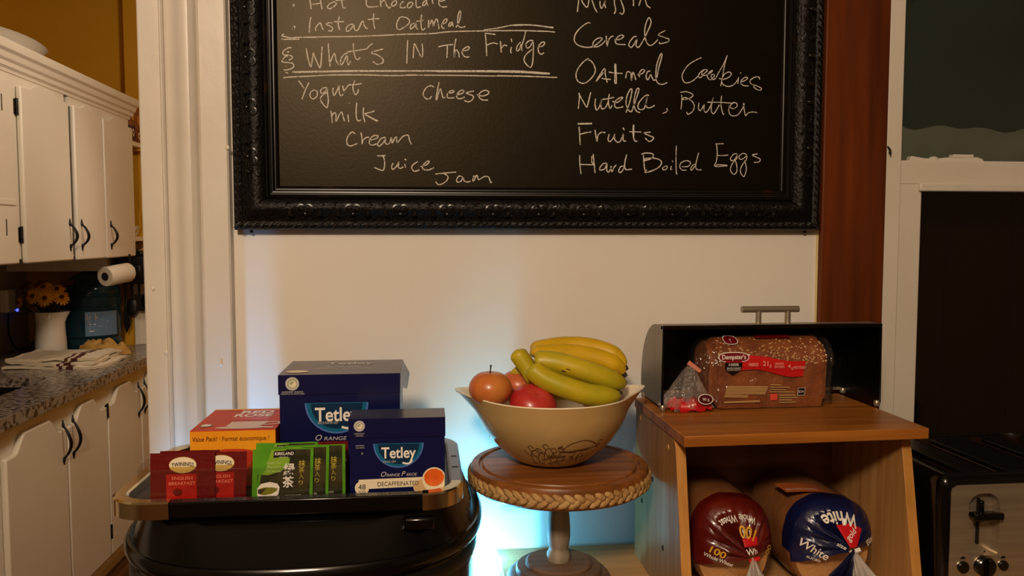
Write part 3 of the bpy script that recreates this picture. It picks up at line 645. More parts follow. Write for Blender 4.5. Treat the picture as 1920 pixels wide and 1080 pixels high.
# axis runs right and away, end faces the camera side
A = Vector((.40, .90, .10)).normalized(); B1 = Vector((0,0,1)); B1 = (B1 - A*B1.dot(A)).normalized(); B2 = A.cross(B1)
c0 = Vector((-1.452, 3.80, 1.287)); rr = []
for r, t in ((.019,.02),(.019,0),(.043,0),(.045,.004),(.045,.135),(.043,.14),(.02,.14)):
    rr.append([c0 + A*t + (B1*math.cos(2*PI*i/28) + B2*math.sin(2*PI*i/28))*r for i in range(28)])
b.rings(rr, True, True)
roll = thing('paper_towel_roll', 'white paper towel roll with dark core under the wall cabinets', 'paper towel', tuple(c0))
b.build('paper', mat('paper','cfc3ae',.9), roll)
b = MB(); b.rings([[c0 + A*t + (B1*math.cos(2*PI*i/24) + B2*math.sin(2*PI*i/24))*.0188 for i in range(24)] for t in (-.002, .012)])
b.build('core', mat('dark_core','0c0907',.8), roll)
b = MB(); pa = c0 + A*.15; b.tube([c0 + A*.13, c0 + A*.15, (pa.x, pa.y, 1.36), (pa.x, pa.y, 1.386)], .005, 8); b.tube([c0 + A*.0125, c0 + A*.135], .008, 8)
b.build('holder', M['iron'], roll)

# dark rail with hanging utensils at the far end
t = thing('small_appliance', 'black appliance with pale label mounted under the corner shelf', 'appliance', (-1.46, 4.2, 1.25))
b = MB(); b.box(-1.53, -1.385, 4.12, 4.27, 1.24, 1.372); b.box(-1.50, -1.40, 4.105, 4.12, 1.265, 1.33); b.box(-1.515,-1.40,4.13,4.26,1.372,1.3975); b.build('housing', M['black_satin'], t, bevel=.008)
b = MB(); f = frame((-1.495, 4.104, 1.30), (1,0,0), (0,0,1)); b.flat([(0,0),(.035,0),(.035,.02),(0,.02)], f, 0, 0); b.flat([(.055,.004),(.068,.004),(.068,.018),(.055,.018)], f, 0, 1)
b.build('label', [mat('tan_label','8a6a4a',.6), M['white_print']], t)
b = MB(); b.tube([(-1.42,4.11,1.38),(-1.405,4.09,1.405),(-1.38,4.10,1.42)], .003, 6); b.build('cord', M['black'], t)
rail = MB(); rail.tube([(-1.535, 4.245, 1.235), (-1.385, 4.245, 1.235)], .006, 8); rail.box(-1.53,-1.515,4.245,4.27,1.23,1.242); rail.box(-1.405,-1.39,4.245,4.27,1.23,1.242)
tag(rail.build('utensil_rail', M['iron'], loc=(-1.46,4.245,1.235)), 'short black rail under the black appliance', 'rail')
def utensil(x, L, head, label):
    t = thing('kitchen_utensil', label, 'utensil', (x, 4.228, 1.235), 'black utensils hanging by the water jug')
    b = MB(); b.tube([(x, 4.236, 1.240), (x, 4.228, 1.232), (x, 4.228, 1.235-L*.62)], [.004,.007,.006], 8); b.build('handle', M['black_satin'], t)
    b = MB()
    if head == 0: b.prism([(-.022,0),(.022,0),(.026,-.085),(-.026,-.085)], frame((x, 4.228, 1.235-L*.6), (1,0,0), (0,0,1)), 0, .004)
    elif head == 1: b.ell((x, 4.224, 1.235-L*.6-.045), (.028,.008,.045), 14, 8)
    else: b.prism([(-.012,0),(.014,0),(.018,-.10),(-.004,-.14),(-.014,-.09)], frame((x, 4.228, 1.235-L*.6), (1,0,0), (0,0,1)), 0, .003)
    b.build('head', M['black_satin'], t, bevel=.001)
utensil(-1.517, .20, 2, 'black knife with long pointed blade hanging nearest the water jug')
utensil(-1.487, .13, 1, 'black spoon hanging second from the water jug')
utensil(-1.452, .10, 0, 'black turner hanging third from the water jug')
utensil(-1.415, .08, 1, 'black ladle hanging nearest the doorway')

# pitcher of daisies
px_, py_ = -1.752, 3.93
pt = thing('pitcher', 'white ceramic pitcher holding yellow daisies on the counter', 'pitcher', (px_, py_, CT))
b = MB()
def lip(a, z):
    k = max(0, math.cos(a - R(8)))**10
    return 1 + (.28*k*max(0, (z-.15)/.05) if z > .15 else 0)
b.lathe([(.055,0),(.064,.002),(.067,.012),(.066,.06),(.062,.12),(.060,.155),(.062,.185),(.066,.205),(.063,.206),(.058,.18),(.057,.15),(.06,.05),(.0,.02)], (px_, py_, CT+.001), 40, cap1=False, rf=lip)
b.build('body', M['white'], pt)
b = MB(); b.tube(spline([(px_-.020, py_+.058, CT+.165), (px_-.032, py_+.083, CT+.17), (px_-.038, py_+.097, CT+.12), (px_-.034, py_+.085, CT+.065), (px_-.024, py_+.061, CT+.05)], 6), .008, 8)
b.build('handle', M['white'], pt)
pet = mat('daisy_petal', 'f2b818', .6, c2='d8900c', scale=30); cen = mat('daisy_centre', '4a2408', .8, bump=.5, bscale=300); stm = mat('stem_green', '24300f', .7)
drk = mat('dark_petal', '5a2408', .7); lf = mat('dark_leaf', '1c2410', .6)
def daisy(x, y, z, r, nrm, label, m=pet, cat='flower', group='yellow daisies in the pitcher'):
    t = thing('daisy', label, cat, (x, y, z), group)
    N_ = Vector(nrm).normalized(); U = N_.orthogonal().normalized(); V = N_.cross(U); c = Vector((x,y,z))
    b = MB(); n = 15
    for k in range(n):
        a = 2*PI*k/n + rnd.uniform(-.08,.08); d = U*math.cos(a) + V*math.sin(a); s_ = N_.cross(d); l = r*rnd.uniform(.88,1.05); dr = rnd.uniform(.1,.3)
        b.add([c + d*r*.15 - s_*.002, c + d*r*.15 + s_*.002, c + d*l*.6 + s_*r*.17 - N_*dr*r*.2, c + d*l - N_*dr*r*.7 + s_*.003, c + d*l - N_*dr*r*.7 - s_*.003, c + d*l*.6 - s_*r*.17 - N_*dr*r*.2, c + d*l*.6 - N_*(dr*r*.2+.002)],
              [(0,1,2,6),(0,6,5),(6,2,3,4),(6,4,5)])
    b.build('petals', m, t)
    b = MB(); b.ell(c + N_*.002, (r*.26,)*3, 12, 6, rot=None); b.build('centre', cen, t)
    b = MB(); b.tube(spline([c - N_*.004, c - N_*.05 + Vector((0,0,-.03)), Vector((px_ + (x-px_)*.3, py_ + (y-py_)*.3, CT+.17)), Vector((px_ + (x-px_)*.2, py_, CT+.06))], 5), .0022, 6); b.build('stem', stm, t)
    return t
F_ = 'yellow daisies in the pitcher'
daisy(-1.790, 3.85, 1.163+.035, .038, (-.3,-1,.35), 'yellow daisy facing out at left of the bouquet')
daisy(-1.728, 3.83, 1.190, .041, (.1,-1,.25), 'yellow daisy facing out at lower middle of the bouquet')
daisy(-1.755, 3.88, 1.238, .040, (-.1,-.7,.9), 'yellow daisy at the top left of the bouquet')
daisy(-1.700, 3.89, 1.228, .038, (.2,-.6,.9), 'yellow daisy at the top right of the bouquet')
daisy(-1.668, 3.86, 1.192, .039, (.7,-.7,.5), 'yellow daisy turned sideways at right of the bouquet, next to the jug')
daisy(-1.875, 3.90, 1.165, .028, (-.6,-.8,.2), 'small drooping yellow daisy at far left of the bouquet')
daisy(-1.852, 3.92, 1.245, .030, (-.4,-.6,.7), 'dark brown daisy at upper left of the bouquet', drk)
daisy(-1.810, 3.97, 1.250, .032, (-.1,-.6,.8), 'rust orange daisy behind the yellow ones', mat('rust_petal','8a3c08',.7))
daisy(-1.690, 3.97, 1.255, .028, (.3,-.5,.8), 'dark brown daisy at the back near the jug cap', drk)
b = MB()
for k in range(46):
    a = rnd.uniform(0, 2*PI); rr_ = rnd.uniform(.02,.085); z = rnd.uniform(CT+.20, CT+.30); c = Vector((px_-.02 + rr_*1.1*math.cos(a), py_ + rr_*.6*math.sin(a), z))
    d = Vector((math.cos(a), math.sin(a), rnd.uniform(-.3,.5))).normalized(); s_ = d.cross(Vector((0,0,1))).normalized(); l = rnd.uniform(.03,.055)
    b.add([c, c + d*l*.5 + s_*.011, c + d*l, c + d*l*.5 - s_*.011, c + d*l*.5 + Vector((0,0,.003))], [(0,1,4),(1,2,4),(2,3,4),(3,0,4)])
    b.tube([(px_, py_, CT+.16), c], .0012, 4)
lv = b.build('foliage', lf, loc=(px_, py_, CT+.2)); tag(lv, 'dark green leaves of the bouquet in the white pitcher', 'foliage'); lv['kind'] = 'stuff'

# power adapter with blue light on the left wall
ad = thing('wall_adapter', 'white plug-in device glowing blue at one corner on the backsplash', 'adapter', (KX0+.008, 4.06, 1.11))
b = MB(); b.box(KX0+.008, KX0+.05, 4.02, 4.10, 1.105, 1.215); b.build('housing', M['white'], ad, bevel=.01, seg=3)
b = MB(); b.ell((KX0+.05, 4.105, 1.112), (.006,.008,.008), 10, 8)
em = bpy.data.materials.new('blue_led'); em.use_nodes = True
em.node_tree.nodes['Principled BSDF'].inputs['Emission Color'].default_value = (.08,.12,1,1); em.node_tree.nodes['Principled BSDF'].inputs['Emission Strength'].default_value = 1.6
b.build('indicator_light', em, ad)
b = MB(); b.tube(spline([(KX0+.03,4.06,1.105),(KX0+.03,4.06,1.0),(KX0+.05,4.08,.93),(KX0+.10,4.12,.918)],5), .004, 6); b.build('cord', M['black'], ad)
b = MB(); b.lathe([(.02,0),(.024,.004),(.024,.045),(.018,.055),(0,.057)], (-1.862, 4.02, CT+.001), 20)
tag(b.build('scrub_sponge_cup', M['black_satin'], loc=(-1.862,4.02,CT+.001)), 'small black cup on the counter left of the pitcher', 'cup')

# folded tea towel and crumpled cloth
lin = mat('linen_stripes', 'cabda4', .9, bump=.2, bscale=120); nt = lin.node_tree
tcn = nt.nodes.new('ShaderNodeTexCoord'); sp = nt.nodes.new('ShaderNodeSeparateXYZ'); nt.links.new(tcn.outputs['Object'], sp.inputs[0])
def towel():
    t = thing('tea_towel', 'folded linen tea towel with dark red stripes beside the sink', 'towel', (-1.63, 3.72, CT))
    F0 = Vector((-1.77, 3.52, 0)); U = Vector((.385, -.02, 0)); V = Vector((.02, .33, 0))
    U1 = U.normalized(); V1 = V.normalized()
    for k, (zb, sc, dx, dy) in enumerate(((.001,1.0,0,0),(.014,.94,-.01,.02),(.027,.86,.02,.05))):
        b = MB(); n, m = 26, 20; top = []; 
        def P(i, j, h):
            u = i/(n-1); v = j/(m-1)
            w = .006*mnoise.noise(Vector((u*3.1+k*5, v*3.3, k))) + .004*mnoise.noise(Vector((u*9, v*8, k+3)))
            return F0 + U*(u*sc) + V*(v*sc) + Vector((dx + .012*math.sin(v*4+k), dy + .010*math.sin(u*5+k*2), CT + zb + h + max(-.004, w) + (.016*math.exp(-u/.06) if k == 1 else 0)))
        top = [[P(i, j, .011) for i in range(n)] for j in range(m)]
        bot = [[P(i, j, 0) for i in range(n)] for j in range(m)]
        for j in range(m-1):
            for i in range(n-1):
                u = i/(n-1)
                st = 1 if (abs(u-.60) < .022 or abs(u-.70) < .022) else 0
                b.add([top[j][i], top[j][i+1], top[j+1][i+1], top[j+1][i]], [(0,1,2,3)], st)
        for seq, bs in ((top[0], bot[0]), (top[-1], bot[-1]), ([r[0] for r in top], [r[0] for r in bot]), ([r[-1] for r in top], [r[-1] for r in bot])):
            for i in range(len(seq)-1):
                q = i/(len(seq)-1); st = 1 if (len(seq) == n and (abs(q-.60) < .022 or abs(q-.70) < .022)) else 0
                mid = lambda a, c: (Vector(a)+Vector(c))/2
                b.add([seq[i], seq[i+1], bs[i+1], bs[i]], [(0,1,2,3)], st)
        b.build('fold', [lin, mat('dark_red_stripe','4a1c14',.9)], t, smooth=60, weld=True)
towel()
b = MB(); n, m = 30, 14; rr = []
for j in range(m):
    t_ = j/(m-1)
    row = []
    for i in range(n):
        a = 2*PI*i/n
        e = 1 + .28*mnoise.noise(Vector((math.cos(a)*1.6, math.sin(a)*1.6, t_*2.2)))
        r_ = math.sin(PI*(.08+.92*t_)/2) if j else .0
        row.append((-1.525 + .115*r_*e*math.cos(a), 3.925 + .062*r_*e*math.sin(a), CT + .002 + max(0, (.055*(1-t_**2.2)) * (1 + .7*mnoise.noise(Vector((math.cos(a)*2.2, math.sin(a)*2.2, t_*4)))))))
    rr.append(row)
b.rings(rr, False, True)
b.tube(spline([(-1.60,3.93,CT+.014),(-1.63,3.925,CT+.012),(-1.66,3.93,CT+.006)],5), [.016]*4+[.012]*4+[.004]*3, 8, flat=.6)
tag(b.build('dish_cloth', mat('yellow_cloth','b9924e',.9,c2='a57e3c',scale=20,bump=.2,bscale=150), loc=(-1.525,3.925,CT), smooth=60), 'crumpled mustard dish cloth on the counter before the water jug', 'cloth')

# ------------------------------------------------------------------ bin with tray of teas
def superell(cx, cy, a, b, e, n=72):
    P = []
    for i in range(n):
        t = 2*PI*i/n; c, s_ = math.cos(t), math.sin(t)
        P.append((cx + a*math.copysign(abs(c)**(2/e), c), cy + b*math.copysign(abs(s_)**(2/e), s_)))
    return P
GX, GY = -.180, 1.270
bn = thing('kitchen_bin', 'tall glossy black bin with rounded lid in front of the white wall', 'bin', (GX, GY, 0))
def ring(a, b_, e, z, n=72): return [(x, y, z) for x, y in superell(GX, GY, a, b_, e, n)]
b = MB(); b.rings([ring(.246,.232,2.9,0), ring(.249,.235,2.9,.01), ring(.249,.235,2.9,.985), ring(.253,.239,2.7,.99), ring(.253,.239,2.7,1.02)])
b.build('body', M['black_gloss'], bn)
b = MB(); b.rings([ring(.254,.240,2.6,1.02), ring(.261,.2475,2.5,1.023), ring(.2640,.2500,2.5,1.030), ring(.2640,.2500,2.5,1.040), ring(.2605,.2465,2.5,1.0445), ring(.2575,.2435,2.5,1.0445), ring(.2555,.2415,2.5,1.0415), ring(.251,.236,2.6,1.044), ring(.236,.205,3.2,1.082), ring(.228,.192,4.0,1.090), ring(.1,.1,3.0,1.0915)])
b.build('lid', M['black_gloss'], bn, smooth=40)
b = MB(); b.rings([ring(.2532,.2392,2.7,.995), ring(.2555,.2415,2.7,.999), ring(.2555,.2415,2.7,1.012), ring(.2532,.2392,2.7,1.016)], False, False)
b.build('rim_band', M['black_satin'], bn)
b = MB(); b.box(-.034, .008, 1.070, 1.085, 1.070, 1.0885)
b.build('lid_latch', M['black_gloss'], bn, bevel=.004)

TX0, TX1, TY0, TY1 = -.4300, .050, 1.078, 1.398
TZ = 1.0925
def rrect(x0, x1, y0, y1, r, n=8):
    P = []
    for cx, cy, a0 in ((x1-r, y0+r, -PI/2), (x1-r, y1-r, 0), (x0+r, y1-r, PI/2), (x0+r, y0+r, PI)):
        for i in range(n+1):
            a = a0 + PI/2*i/n; P.append((cx + r*math.cos(a), cy + r*math.sin(a)))
    return P
tr = thing('tray', 'black serving tray with chrome corners on top of the bin', 'tray', (GX, 1.24, TZ))
def trr(off, r, z): return [(x, y, z) for x, y in rrect(TX0+off, TX1-off, TY0+off, TY1-off, r)]
b = MB(); b.rings([trr(.012,.045,TZ), trr(.002,.055,TZ+.004), trr(.002,.055,TZ+.012), trr(.024,.034,TZ+.0125), trr(.030,.03,TZ+.0125)])
b.build('base', M['black_satin'], tr)
# rim in pieces: ring section between two arc positions
full = rrect(0,1,0,1,.1)
def rim_piece(i0, i1, name, m, ext0=None, ext1=None, bev=.002):
    b = MB(); rr = []
    def sec(i, e=None):
        out = []
        for off, r, z in ((0,.058,TZ+.0035),(0,.058,TZ+.0245),(.003,.055,TZ+.0265),(.017,.041,TZ+.0265),(.020,.038,TZ+.0245),(.020,.038,TZ+.0128)):
            x, y = rrect(TX0+off, TX1-off, TY0+off, TY1-off, r)[i]
            if e:
                if e[0] == 'x': x = e[1]
                else: y = e[1]
            out.append((x, y, z))
        return out
    if ext0: rr.append(sec(i0, ext0))
    rr += [sec(i) for i in range(i0, i1+1)]
    if ext1: rr.append(sec(i1, ext1))
    b.rings(rr); return b.build(name, m, tr, smooth=30)
# indices: 0-8 front right, 9-17 back right, 18-26 back left, 27-35 front left
gold = mat('polished_chrome', 'd8c49a', .16, 1.0)
grey = mat('grey_satin_metal', '8e8c92', .35, .8)
rim_piece(0, 8, 'front_corner', gold, ('x', .000), None)
rim_piece(27, 35, 'front_corner', gold, None, ('x', -.342))
rr_ = [8, 9]
o = rim_piece(8, 9, 'side_rail', grey); 
for y in (1.20, 1.26):
    b = MB(); b.box(TX1-.014, TX1-.005, y, y+.006, TZ+.0262, TZ+.0268); b.build('slot', M['black'], o)
rim_piece(9, 17, 'back_corner', grey)
rim_piece(17, 18, 'back_rail', M['black_satin'])
rim_piece(18, 26, 'back_corner', gold)
o = rim_piece(26, 27, 'side_rail', gold)
b = MB(); 
for off0, off1, z0_, z1_ in ((.001,.019,TZ+.0035,TZ+.0255),):
    b.box(-.342, .000, TY0+off0, TY0+off1, z0_, z1_)
b.build('front_rail', M['black_gloss'], tr, bevel=.002)
# clear acrylic organiser holding the sachets
TF = TZ + .0130
acr = clear('acrylic', (1,1,1,1), .015, .03)
og = thing('acrylic_organiser', 'clear acrylic holder with tea sachets along the front of the tray', 'organiser', (-.25, 1.12, TF))
b = MB()
for (x0,x1,y0,y1,z0_,z1_) in ((-.388,-.1125,1.1005,1.102,TF,TF+.050),(-.388,-.1125,1.170,1.1715,TF,TF+.055),(-.388,-.3865,1.102,1.17,TF,TF+.055),(-.114,-.1125,1.102,1.17,TF,TF+.055),(-.243,-.2415,1.102,1.17,TF,TF+.055),(-.388,-.1125,1.102,1.17,TF,TF+.0015)):
    b.box(x0,x1,y0,y1,z0_,z1_)
b.tube([(-.388,1.1012,TF+.050),(-.1125,1.1012,TF+.050)], .0009, 6)
b.build('shell', acr, og, smooth=0)

def tea_box(label, x0, x1, yf, yb, z0_, z1_, mats, lid=0, rotz=0, name='tea_box'):
    t = thing(name, label, 'tea box', ((x0+x1)/2, (yf+yb)/2, z0_), 'boxes of tea on the tray')
    b = MB(); b.box(x0, x1, yf, yb, z0_, z1_ - (.001 if lid else 0)); 
    return t, b, frame((x0, yf-.0003, z0_), (1,0,0), (0,0,1)), x1-x0, z1_-z0_
navy = mat('navy_card', '040a3e', .32); navy_l = mat('navy_card_lid', '070a3c', .28, coat=.2, bump=.12, bscale=18)
teal = mat('teal_print', '0e5f82', .3); teald = mat('deep_teal_print', '062a48', .3); halo = mat('pale_blue_line','4a6cb0',.35)
T_BLUE = [navy, teal, teald, halo, M['silver_print'], M['cream_print'], M['black_print'], mat('tea_orange','c84a12',.3,c2='e06a20',scale=60), mat('saucer_cream','c9a878',.4), mat('seal_green','9aa088',.4), M['white_print']]
def mug_logo(b, fn, cx, cy, s, h=.0004):
    """half-bowl badge"""
    def half(k): return [(cx - s*k*(1-.0), cy + s*.30)] + [(cx + s*k*math.cos(PI + PI*i/20), cy + s*.30 + s*1.02*k*math.sin(PI + PI*i/20)*.98) for i in range(1, 20)] + [(cx + s*k, cy + s*.30)]
    b.flat(half(1.06), fn, h, 3); b.flat(half(1.0), fn, h+.0002, 1); b.flat([(cx+(x-cx)*.93, cy+s*.3+(y-cy-s*.3)*.93-.001) for x, y in half(.93)], fn, h+.0004, 2)
    b.text('Tetley', cx, cy - s*.32, s*.66, fn, h+.0008, 10, width=s*1.45, bold=.018)
    # swash under the y
    b.ribbon(spline([(cx+s*.57, cy-s*.42), (cx+s*.48, cy-s*.54), (cx+s*.34, cy-s*.58), (cx+s*.16, cy-s*.53)], 5), s*.075, fn, h+.0009, 10)
def seal(b, fn, cx, cy, r, h):
    b.flat([(cx + r*(1 if i % 2 else .88)*math.cos(PI*i/24), cy + r*(1 if i % 2 else .88)*math.sin(PI*i/24)) for i in range(48)], fn, h, 4)
    b.disc(cx, cy, r*.70, r*.70, fn, h+.0002, 9); b.disc(cx+r*.05, cy-r*.03, r*.52, r*.52, fn, h+.0004, 5)
    b.flat([(cx-r*.35,cy+r*.1),(cx-r*.1,cy+r*.4),(cx+r*.25,cy+r*.3),(cx+r*.1,cy),(cx-r*.05,cy-r*.05),(cx-r*.2,cy-r*.25)], fn, h+.0006, 9)

# big blue box
x0, x1, yf, yb, z0_, z1_ = -.2180, -.0415, 1.200, 1.332, TF, 1.2655
t, b, f, w, h = tea_box('large navy tea box with white lettering standing at the back of the tray', x0, x1, yf, yb, z0_, z1_, None, 1)
b.prism([(.0,.0),(w,0),(w,h-.03),(0,h-.03)], f, 0, .0001, 0)
mug_logo(b, f, .083, .104, .044)
b.text('SINCE·DEPUIS 1837', .070, .0855, .0052, f, .0012, 4, width=.030)
b.text('O', .056, .0607, .0125, f, .0005, 4, shear=.3); b.text('RANGE', .0805, .0607, .0078, f, .0005, 4, width=.033, shear=.15)
b.text('P', .106, .0607, .0125, f, .0005, 4, shear=.3); b.text('EKOE', .126, .0607, .0078, f, .0005, 4, width=.027, shear=.15)
b.build('carton', T_BLUE, t, smooth=0)
b = MB(); lz = z1_-.0295
b.box(x0-.0015, x1+.0005, yf-.0016, yb+.001, lz, z1_)
b.add([(x1+.0008,yf+.004,z1_-.001),(x1+.0008,yb,z1_-.001),(x1+.012,yb+.002,lz+.006),(x1+.0095,yf+.05,lz-.004),(x1+.004,yf+.015,lz+.004)],[(0,1,2,3,4)])
fl = frame((x0-.0015, yf-.0019, lz), (1,0,0), (0,0,1))
seal(b, fl, .0205, .0165, .0105, .0002)
b.text('RAINFOREST ALLIANCE', .021, .0032, .0034, fl, .0003, 4, width=.030); b.text('PEOPLE & NATURE', .021, .0004, .0030, fl, .0003, 4, width=.034)
ft = frame((x0, yf, z1_+.0002), (1,0,0), (0,1,0))
b.text('Tetley', .095, .088, .030, ft, .0003, 4, width=.075, bold=.02); b.disc(.022, .026, .017, .011, ft, .0003, 5)
b.text('Orange Pekoe', .088, .062, .012, ft, .0003, 4, width=.05); b.text('216 TEA BAGS · SACHETS DE THE', .088, .044, .008, ft, .0003, 4, width=.085)
T_LID = [navy_l] + T_BLUE[1:]
b.build('lid', T_LID, t, smooth=0)

# small blue decaf box
x0, x1, yf, yb, z0_, z1_ = -.1085, .0232, 1.111, 1.168, TF, 1.2172
t, b, f, w, h = tea_box('small navy decaffeinated tea box at front right of the tray', x0, x1, yf, yb, z0_, z1_, None, 1)
mug_logo(b, f, .0675, .0665, .0330)
b.text('SINCE 1837', .055, .0495, .0040, f, .0012, 4, width=.018)
b.text('O', .0465, .0297, .0098, f, .0005, 4, shear=.3); b.text('RANGE', .060, .0297, .0058, f, .0005, 4, width=.0185, shear=.2)
b.text('P', .0740, .0297, .0098, f, .0005, 4, shear=.3); b.text('EKOE', .0855, .0297, .0058, f, .0005, 4, width=.0145, shear=.2)
b.flat([(.012,.0125),(.012,.0262),(.1005,.0275),(.100,.0145)], f, .0004, 5)
b.text('DECAFFEINATED', .0665, .0163, .0088, f, .0008, 6, width=.057)
b.disc(.0165, .0145, .0098, .0098, f, .0008, 5); b.disc(.0165, .0145, .0098, .0098, f, .0007, 8)
b.text('48', .0165, .0125, .0105, f, .0011, 6); b.text('TEA BAGS', .0165, .0085, .0030, f, .0011, 6, width=.011)
pts = [(.112 + .0245*math.cos(a), .0130 + .0140*math.sin(a)) for a in [2*PI*i/28 for i in range(28)]]
b.flat([(min(x, w-.0004), max(y, .001)) for x, y in pts], f, .0006, 8)
pts = [(.1165 + .0165*math.cos(a), .0245 + .0165*math.sin(a)*(1 if math.sin(a) > 0 else 1.15)) for a in [2*PI*i/28 for i in range(28)]]
b.flat([(min(x, w-.0004), y) for x, y in pts], f, .0009, 5)
pts = [(.1165 + .0140*math.cos(a), .0265 + .0125*math.sin(a)) for a in [2*PI*i/28 for i in range(28)]]
b.flat([(min(x, w-.0006), y) for x, y in pts], f, .0012, 7)
for k, (yy, s_) in enumerate(((.0745,'RAINFOREST'),(.0715,'ALLIANCE'))): b.text(s_, .0145, yy-.001, .0024, f, .0005, 4, width=.012)
b.text('K', .0178, .0615, .005, f, .0005, 9); 
b.build('carton', T_BLUE, t, smooth=0)
b = MB(); lz = z1_-.0265
b.box(x0-.001, x1+.001, yf-.0016, yb+.001, lz, z1_+.0005)
fl = frame((x0-.001, yf-.0019, lz), (1,0,0), (0,0,1))
seal(b, fl, .0150, .0170, .0080, .0002); b.text('RAINFOREST ALLIANCE', .015, .0055, .0026, fl, .0003, 4, width=.014); b.text('CERTIFIED', .015, .0025, .0026, fl, .0003, 4, width=.010)
b.build('lid', T_LID, t, smooth=0)

# red and orange value pack, lying flat
x0, x1, yf, yb, z0_, z1_ = -.3420, -.2215, 1.182, 1.326, TF, 1.1892
red = mat('red_card', 'c23a16', .5, c2='b42e12', scale=6); org = mat('orange_card', 'e08a14', .34, c2='e8a020', scale=5)
t, b, f, w, h = tea_box('red tea box with orange value pack band behind the red sachets', x0, x1, yf, yb, z0_, z1_, None)
b.flat([(0,h-.001),(0,h-.036),(.02,h-.032),(.05,h-.0275),(.075,h-.028),(w,h-.036),(w,h-.001)], f, .0002, 1)
b.text('Value Pack! · Format économique !', .0575, h-.0155, .0098, f, .0005, 2, width=.108, shear=.12, bold=.006)
b.flat([(0,h-.036),(0,0),(.02,0),(.02,h-.033)], f, .0001, 3)
ft = frame((x0, yf, z1_+.0002), (1,0,0), (0,1,0))
b.flat([(0,yb-yf-.009),(w,yb-yf-.009),(w,yb-yf),(0,yb-yf)], ft, .0002, 1)
b.flat([(.044,.062),(.044,.132),(.098,.132),(.098,.062)], ft, .0002, 3)
b.text('RED', .073, .108, .026, ft, .0006, 4, width=.050, bold=.03); b.text('ROSE', .071, .084, .027, ft, .0006, 4, width=.058, bold=.03)
b.disc(.069, .0135, .037, .0085, ft, .0005, 5)
b.flat([(.052,.014),(.088,.014),(.096,.024),(.1005,.040),(.1015,.052),(.0465,.052),(.0475,.040),(.0455,.024)], ft, .0006, 5)
b.ribbon([(.099,.044),(.108,.046),(w-.001,.044),(w-.001,.034),(.110,.030),(.098,.028)], .005, ft, .0005, 5)
b.flat([(.048,.050),(.10,.050),(.102,.056),(.046,.056)], ft, .0007, 3)
b.disc(.015,.030,.010,.010, ft, .0004, 6); b.disc(.015,.030,.007,.007, ft, .0007, 4); b.text('tea', .012, .014, .008, ft, .0005, 6)
b.flat([(.104,.006),(.115,.006),(.115,.014),(.104,.014)], ft, .0008, 5)
b.build('carton', [red, org, mat('maroon_print','4a0a0c',.4), mat('bright_red_print','c01418',.35), M['white_print'], mat('cup_print','d0b8ae',.4), mat('grey_green_print','8a6a50',.4)], t, smooth=0)

# sachets
def sachet(b, x0, x1, z0_, z1_, y, th, tilt=0, lean=0, mi=0, seed=0):
    n, m = 12, 10; fr = []; bk = []
    for j in range(m):
        rf = []; rb = []
        for i in range(n):
            u = i/(n-1); v = j/(m-1)
            p = math.sin(PI*u)**.6*math.sin(PI*v)**.6
            w_ = .00025*mnoise.noise(Vector((u*4, v*4, seed)))
            x = x0 + (x1-x0)*u + tilt*v*(z1_-z0_); z = z0_ + (z1_-z0_)*v + .0010*mnoise.noise(Vector((u*5, seed, v)))*(v > .5)
            rf.append((x, y + lean*v - th*p - w_*p, z)); rb.append((x, y + lean*v + th*p + .0002, z))
        fr.append(rf); bk.append(rb)
    b.rings(fr, False, False, mi, closed=False); b.rings(bk, False, False, mi, closed=False)
    def fn(u, v, h=0):
        uu = min(max(u/(x1-x0), 0), 1); vv = min(max(v/(z1_-z0_), 0), 1); p = math.sin(PI*uu)**.6*math.sin(PI*vv)**.6
        w_ = .00025*mnoise.noise(Vector((uu*4, vv*4, seed)))
        return (x0 + u + tilt*vv*(z1_-z0_), y + lean*vv - th*p - w_*p - .0006 - h, z0_ + v)
    return fn
mar = mat('maroon_foil', '5e0a08', .3, coat=.3, bump=.15, bscale=60); rdf = mat('scarlet_foil', 'b01c10', .32, c2='8e120a', scale=30)
pink = mat('pink_print', 'e07a62', .4)
def grid(b, u0, u1, v0, v1, fn, h, mi, n=6):
    for i in range(n):
        for j in range(n):
            a, c = u0+(u1-u0)*i/n, u0+(u1-u0)*(i+1)/n; d, e = v0+(v1-v0)*j/n, v0+(v1-v0)*(j+1)/n
            b.flat([(a,d),(c,d),(c,e),(a,e)], fn, h, mi)
def red_sachet(x0, y, label, w=.079, h=.069, seed=0, tilt=0, lean=.004, z=TF+.002):
    t = thing('tea_sachet', label, 'tea sachet', (x0+w/2, y, z), 'red tea sachets in the organiser')
    b = MB(); fn = sachet(b, x0, x0+w, z, z+h, y, .0006, tilt, lean, 0, seed)
    grid(b, .021, .061, .003, .040, fn, .0001, 1)
    ecx, ecy = .043, .0525
    b.disc(ecx, ecy, .0182, .0112, fn, .0004, 3, 36); b.disc(ecx, ecy, .0176, .0106, fn, .0007, 2, 36)
    b.flat([(ecx + .0168*math.cos(a), ecy - .0025 + .0075*math.sin(a)) for a in [PI + PI*i/16 for i in range(17)]], fn, .0010, 6)
    b.text('TWININGS', ecx, ecy - .0010, .0078, lambda u, v, h_=0: fn(u, v - 9*(u-ecx)**2, h_), .0014, 4, width=.0292, bold=.008)
    b.text('ENGLISH', ecx-.001, .0325, .0062, fn, .0004, 5, width=.027, bold=.006); b.text('BREAKFAST', ecx-.001, .0255, .0062, fn, .0004, 5, width=.035, bold=.006)
    b.disc(.036, .0155, .0062, .005, fn, .0004, 0)
    b.text('K2', .066, .002, .0022, fn, .0004, 5)
    b.build('sachet', [mar, rdf, M['cream_print'], mat('gold_print','b08a3a',.4), M['black_print'], pink, mat('ochre_print','b99a4a',.4)], t, smooth=60)
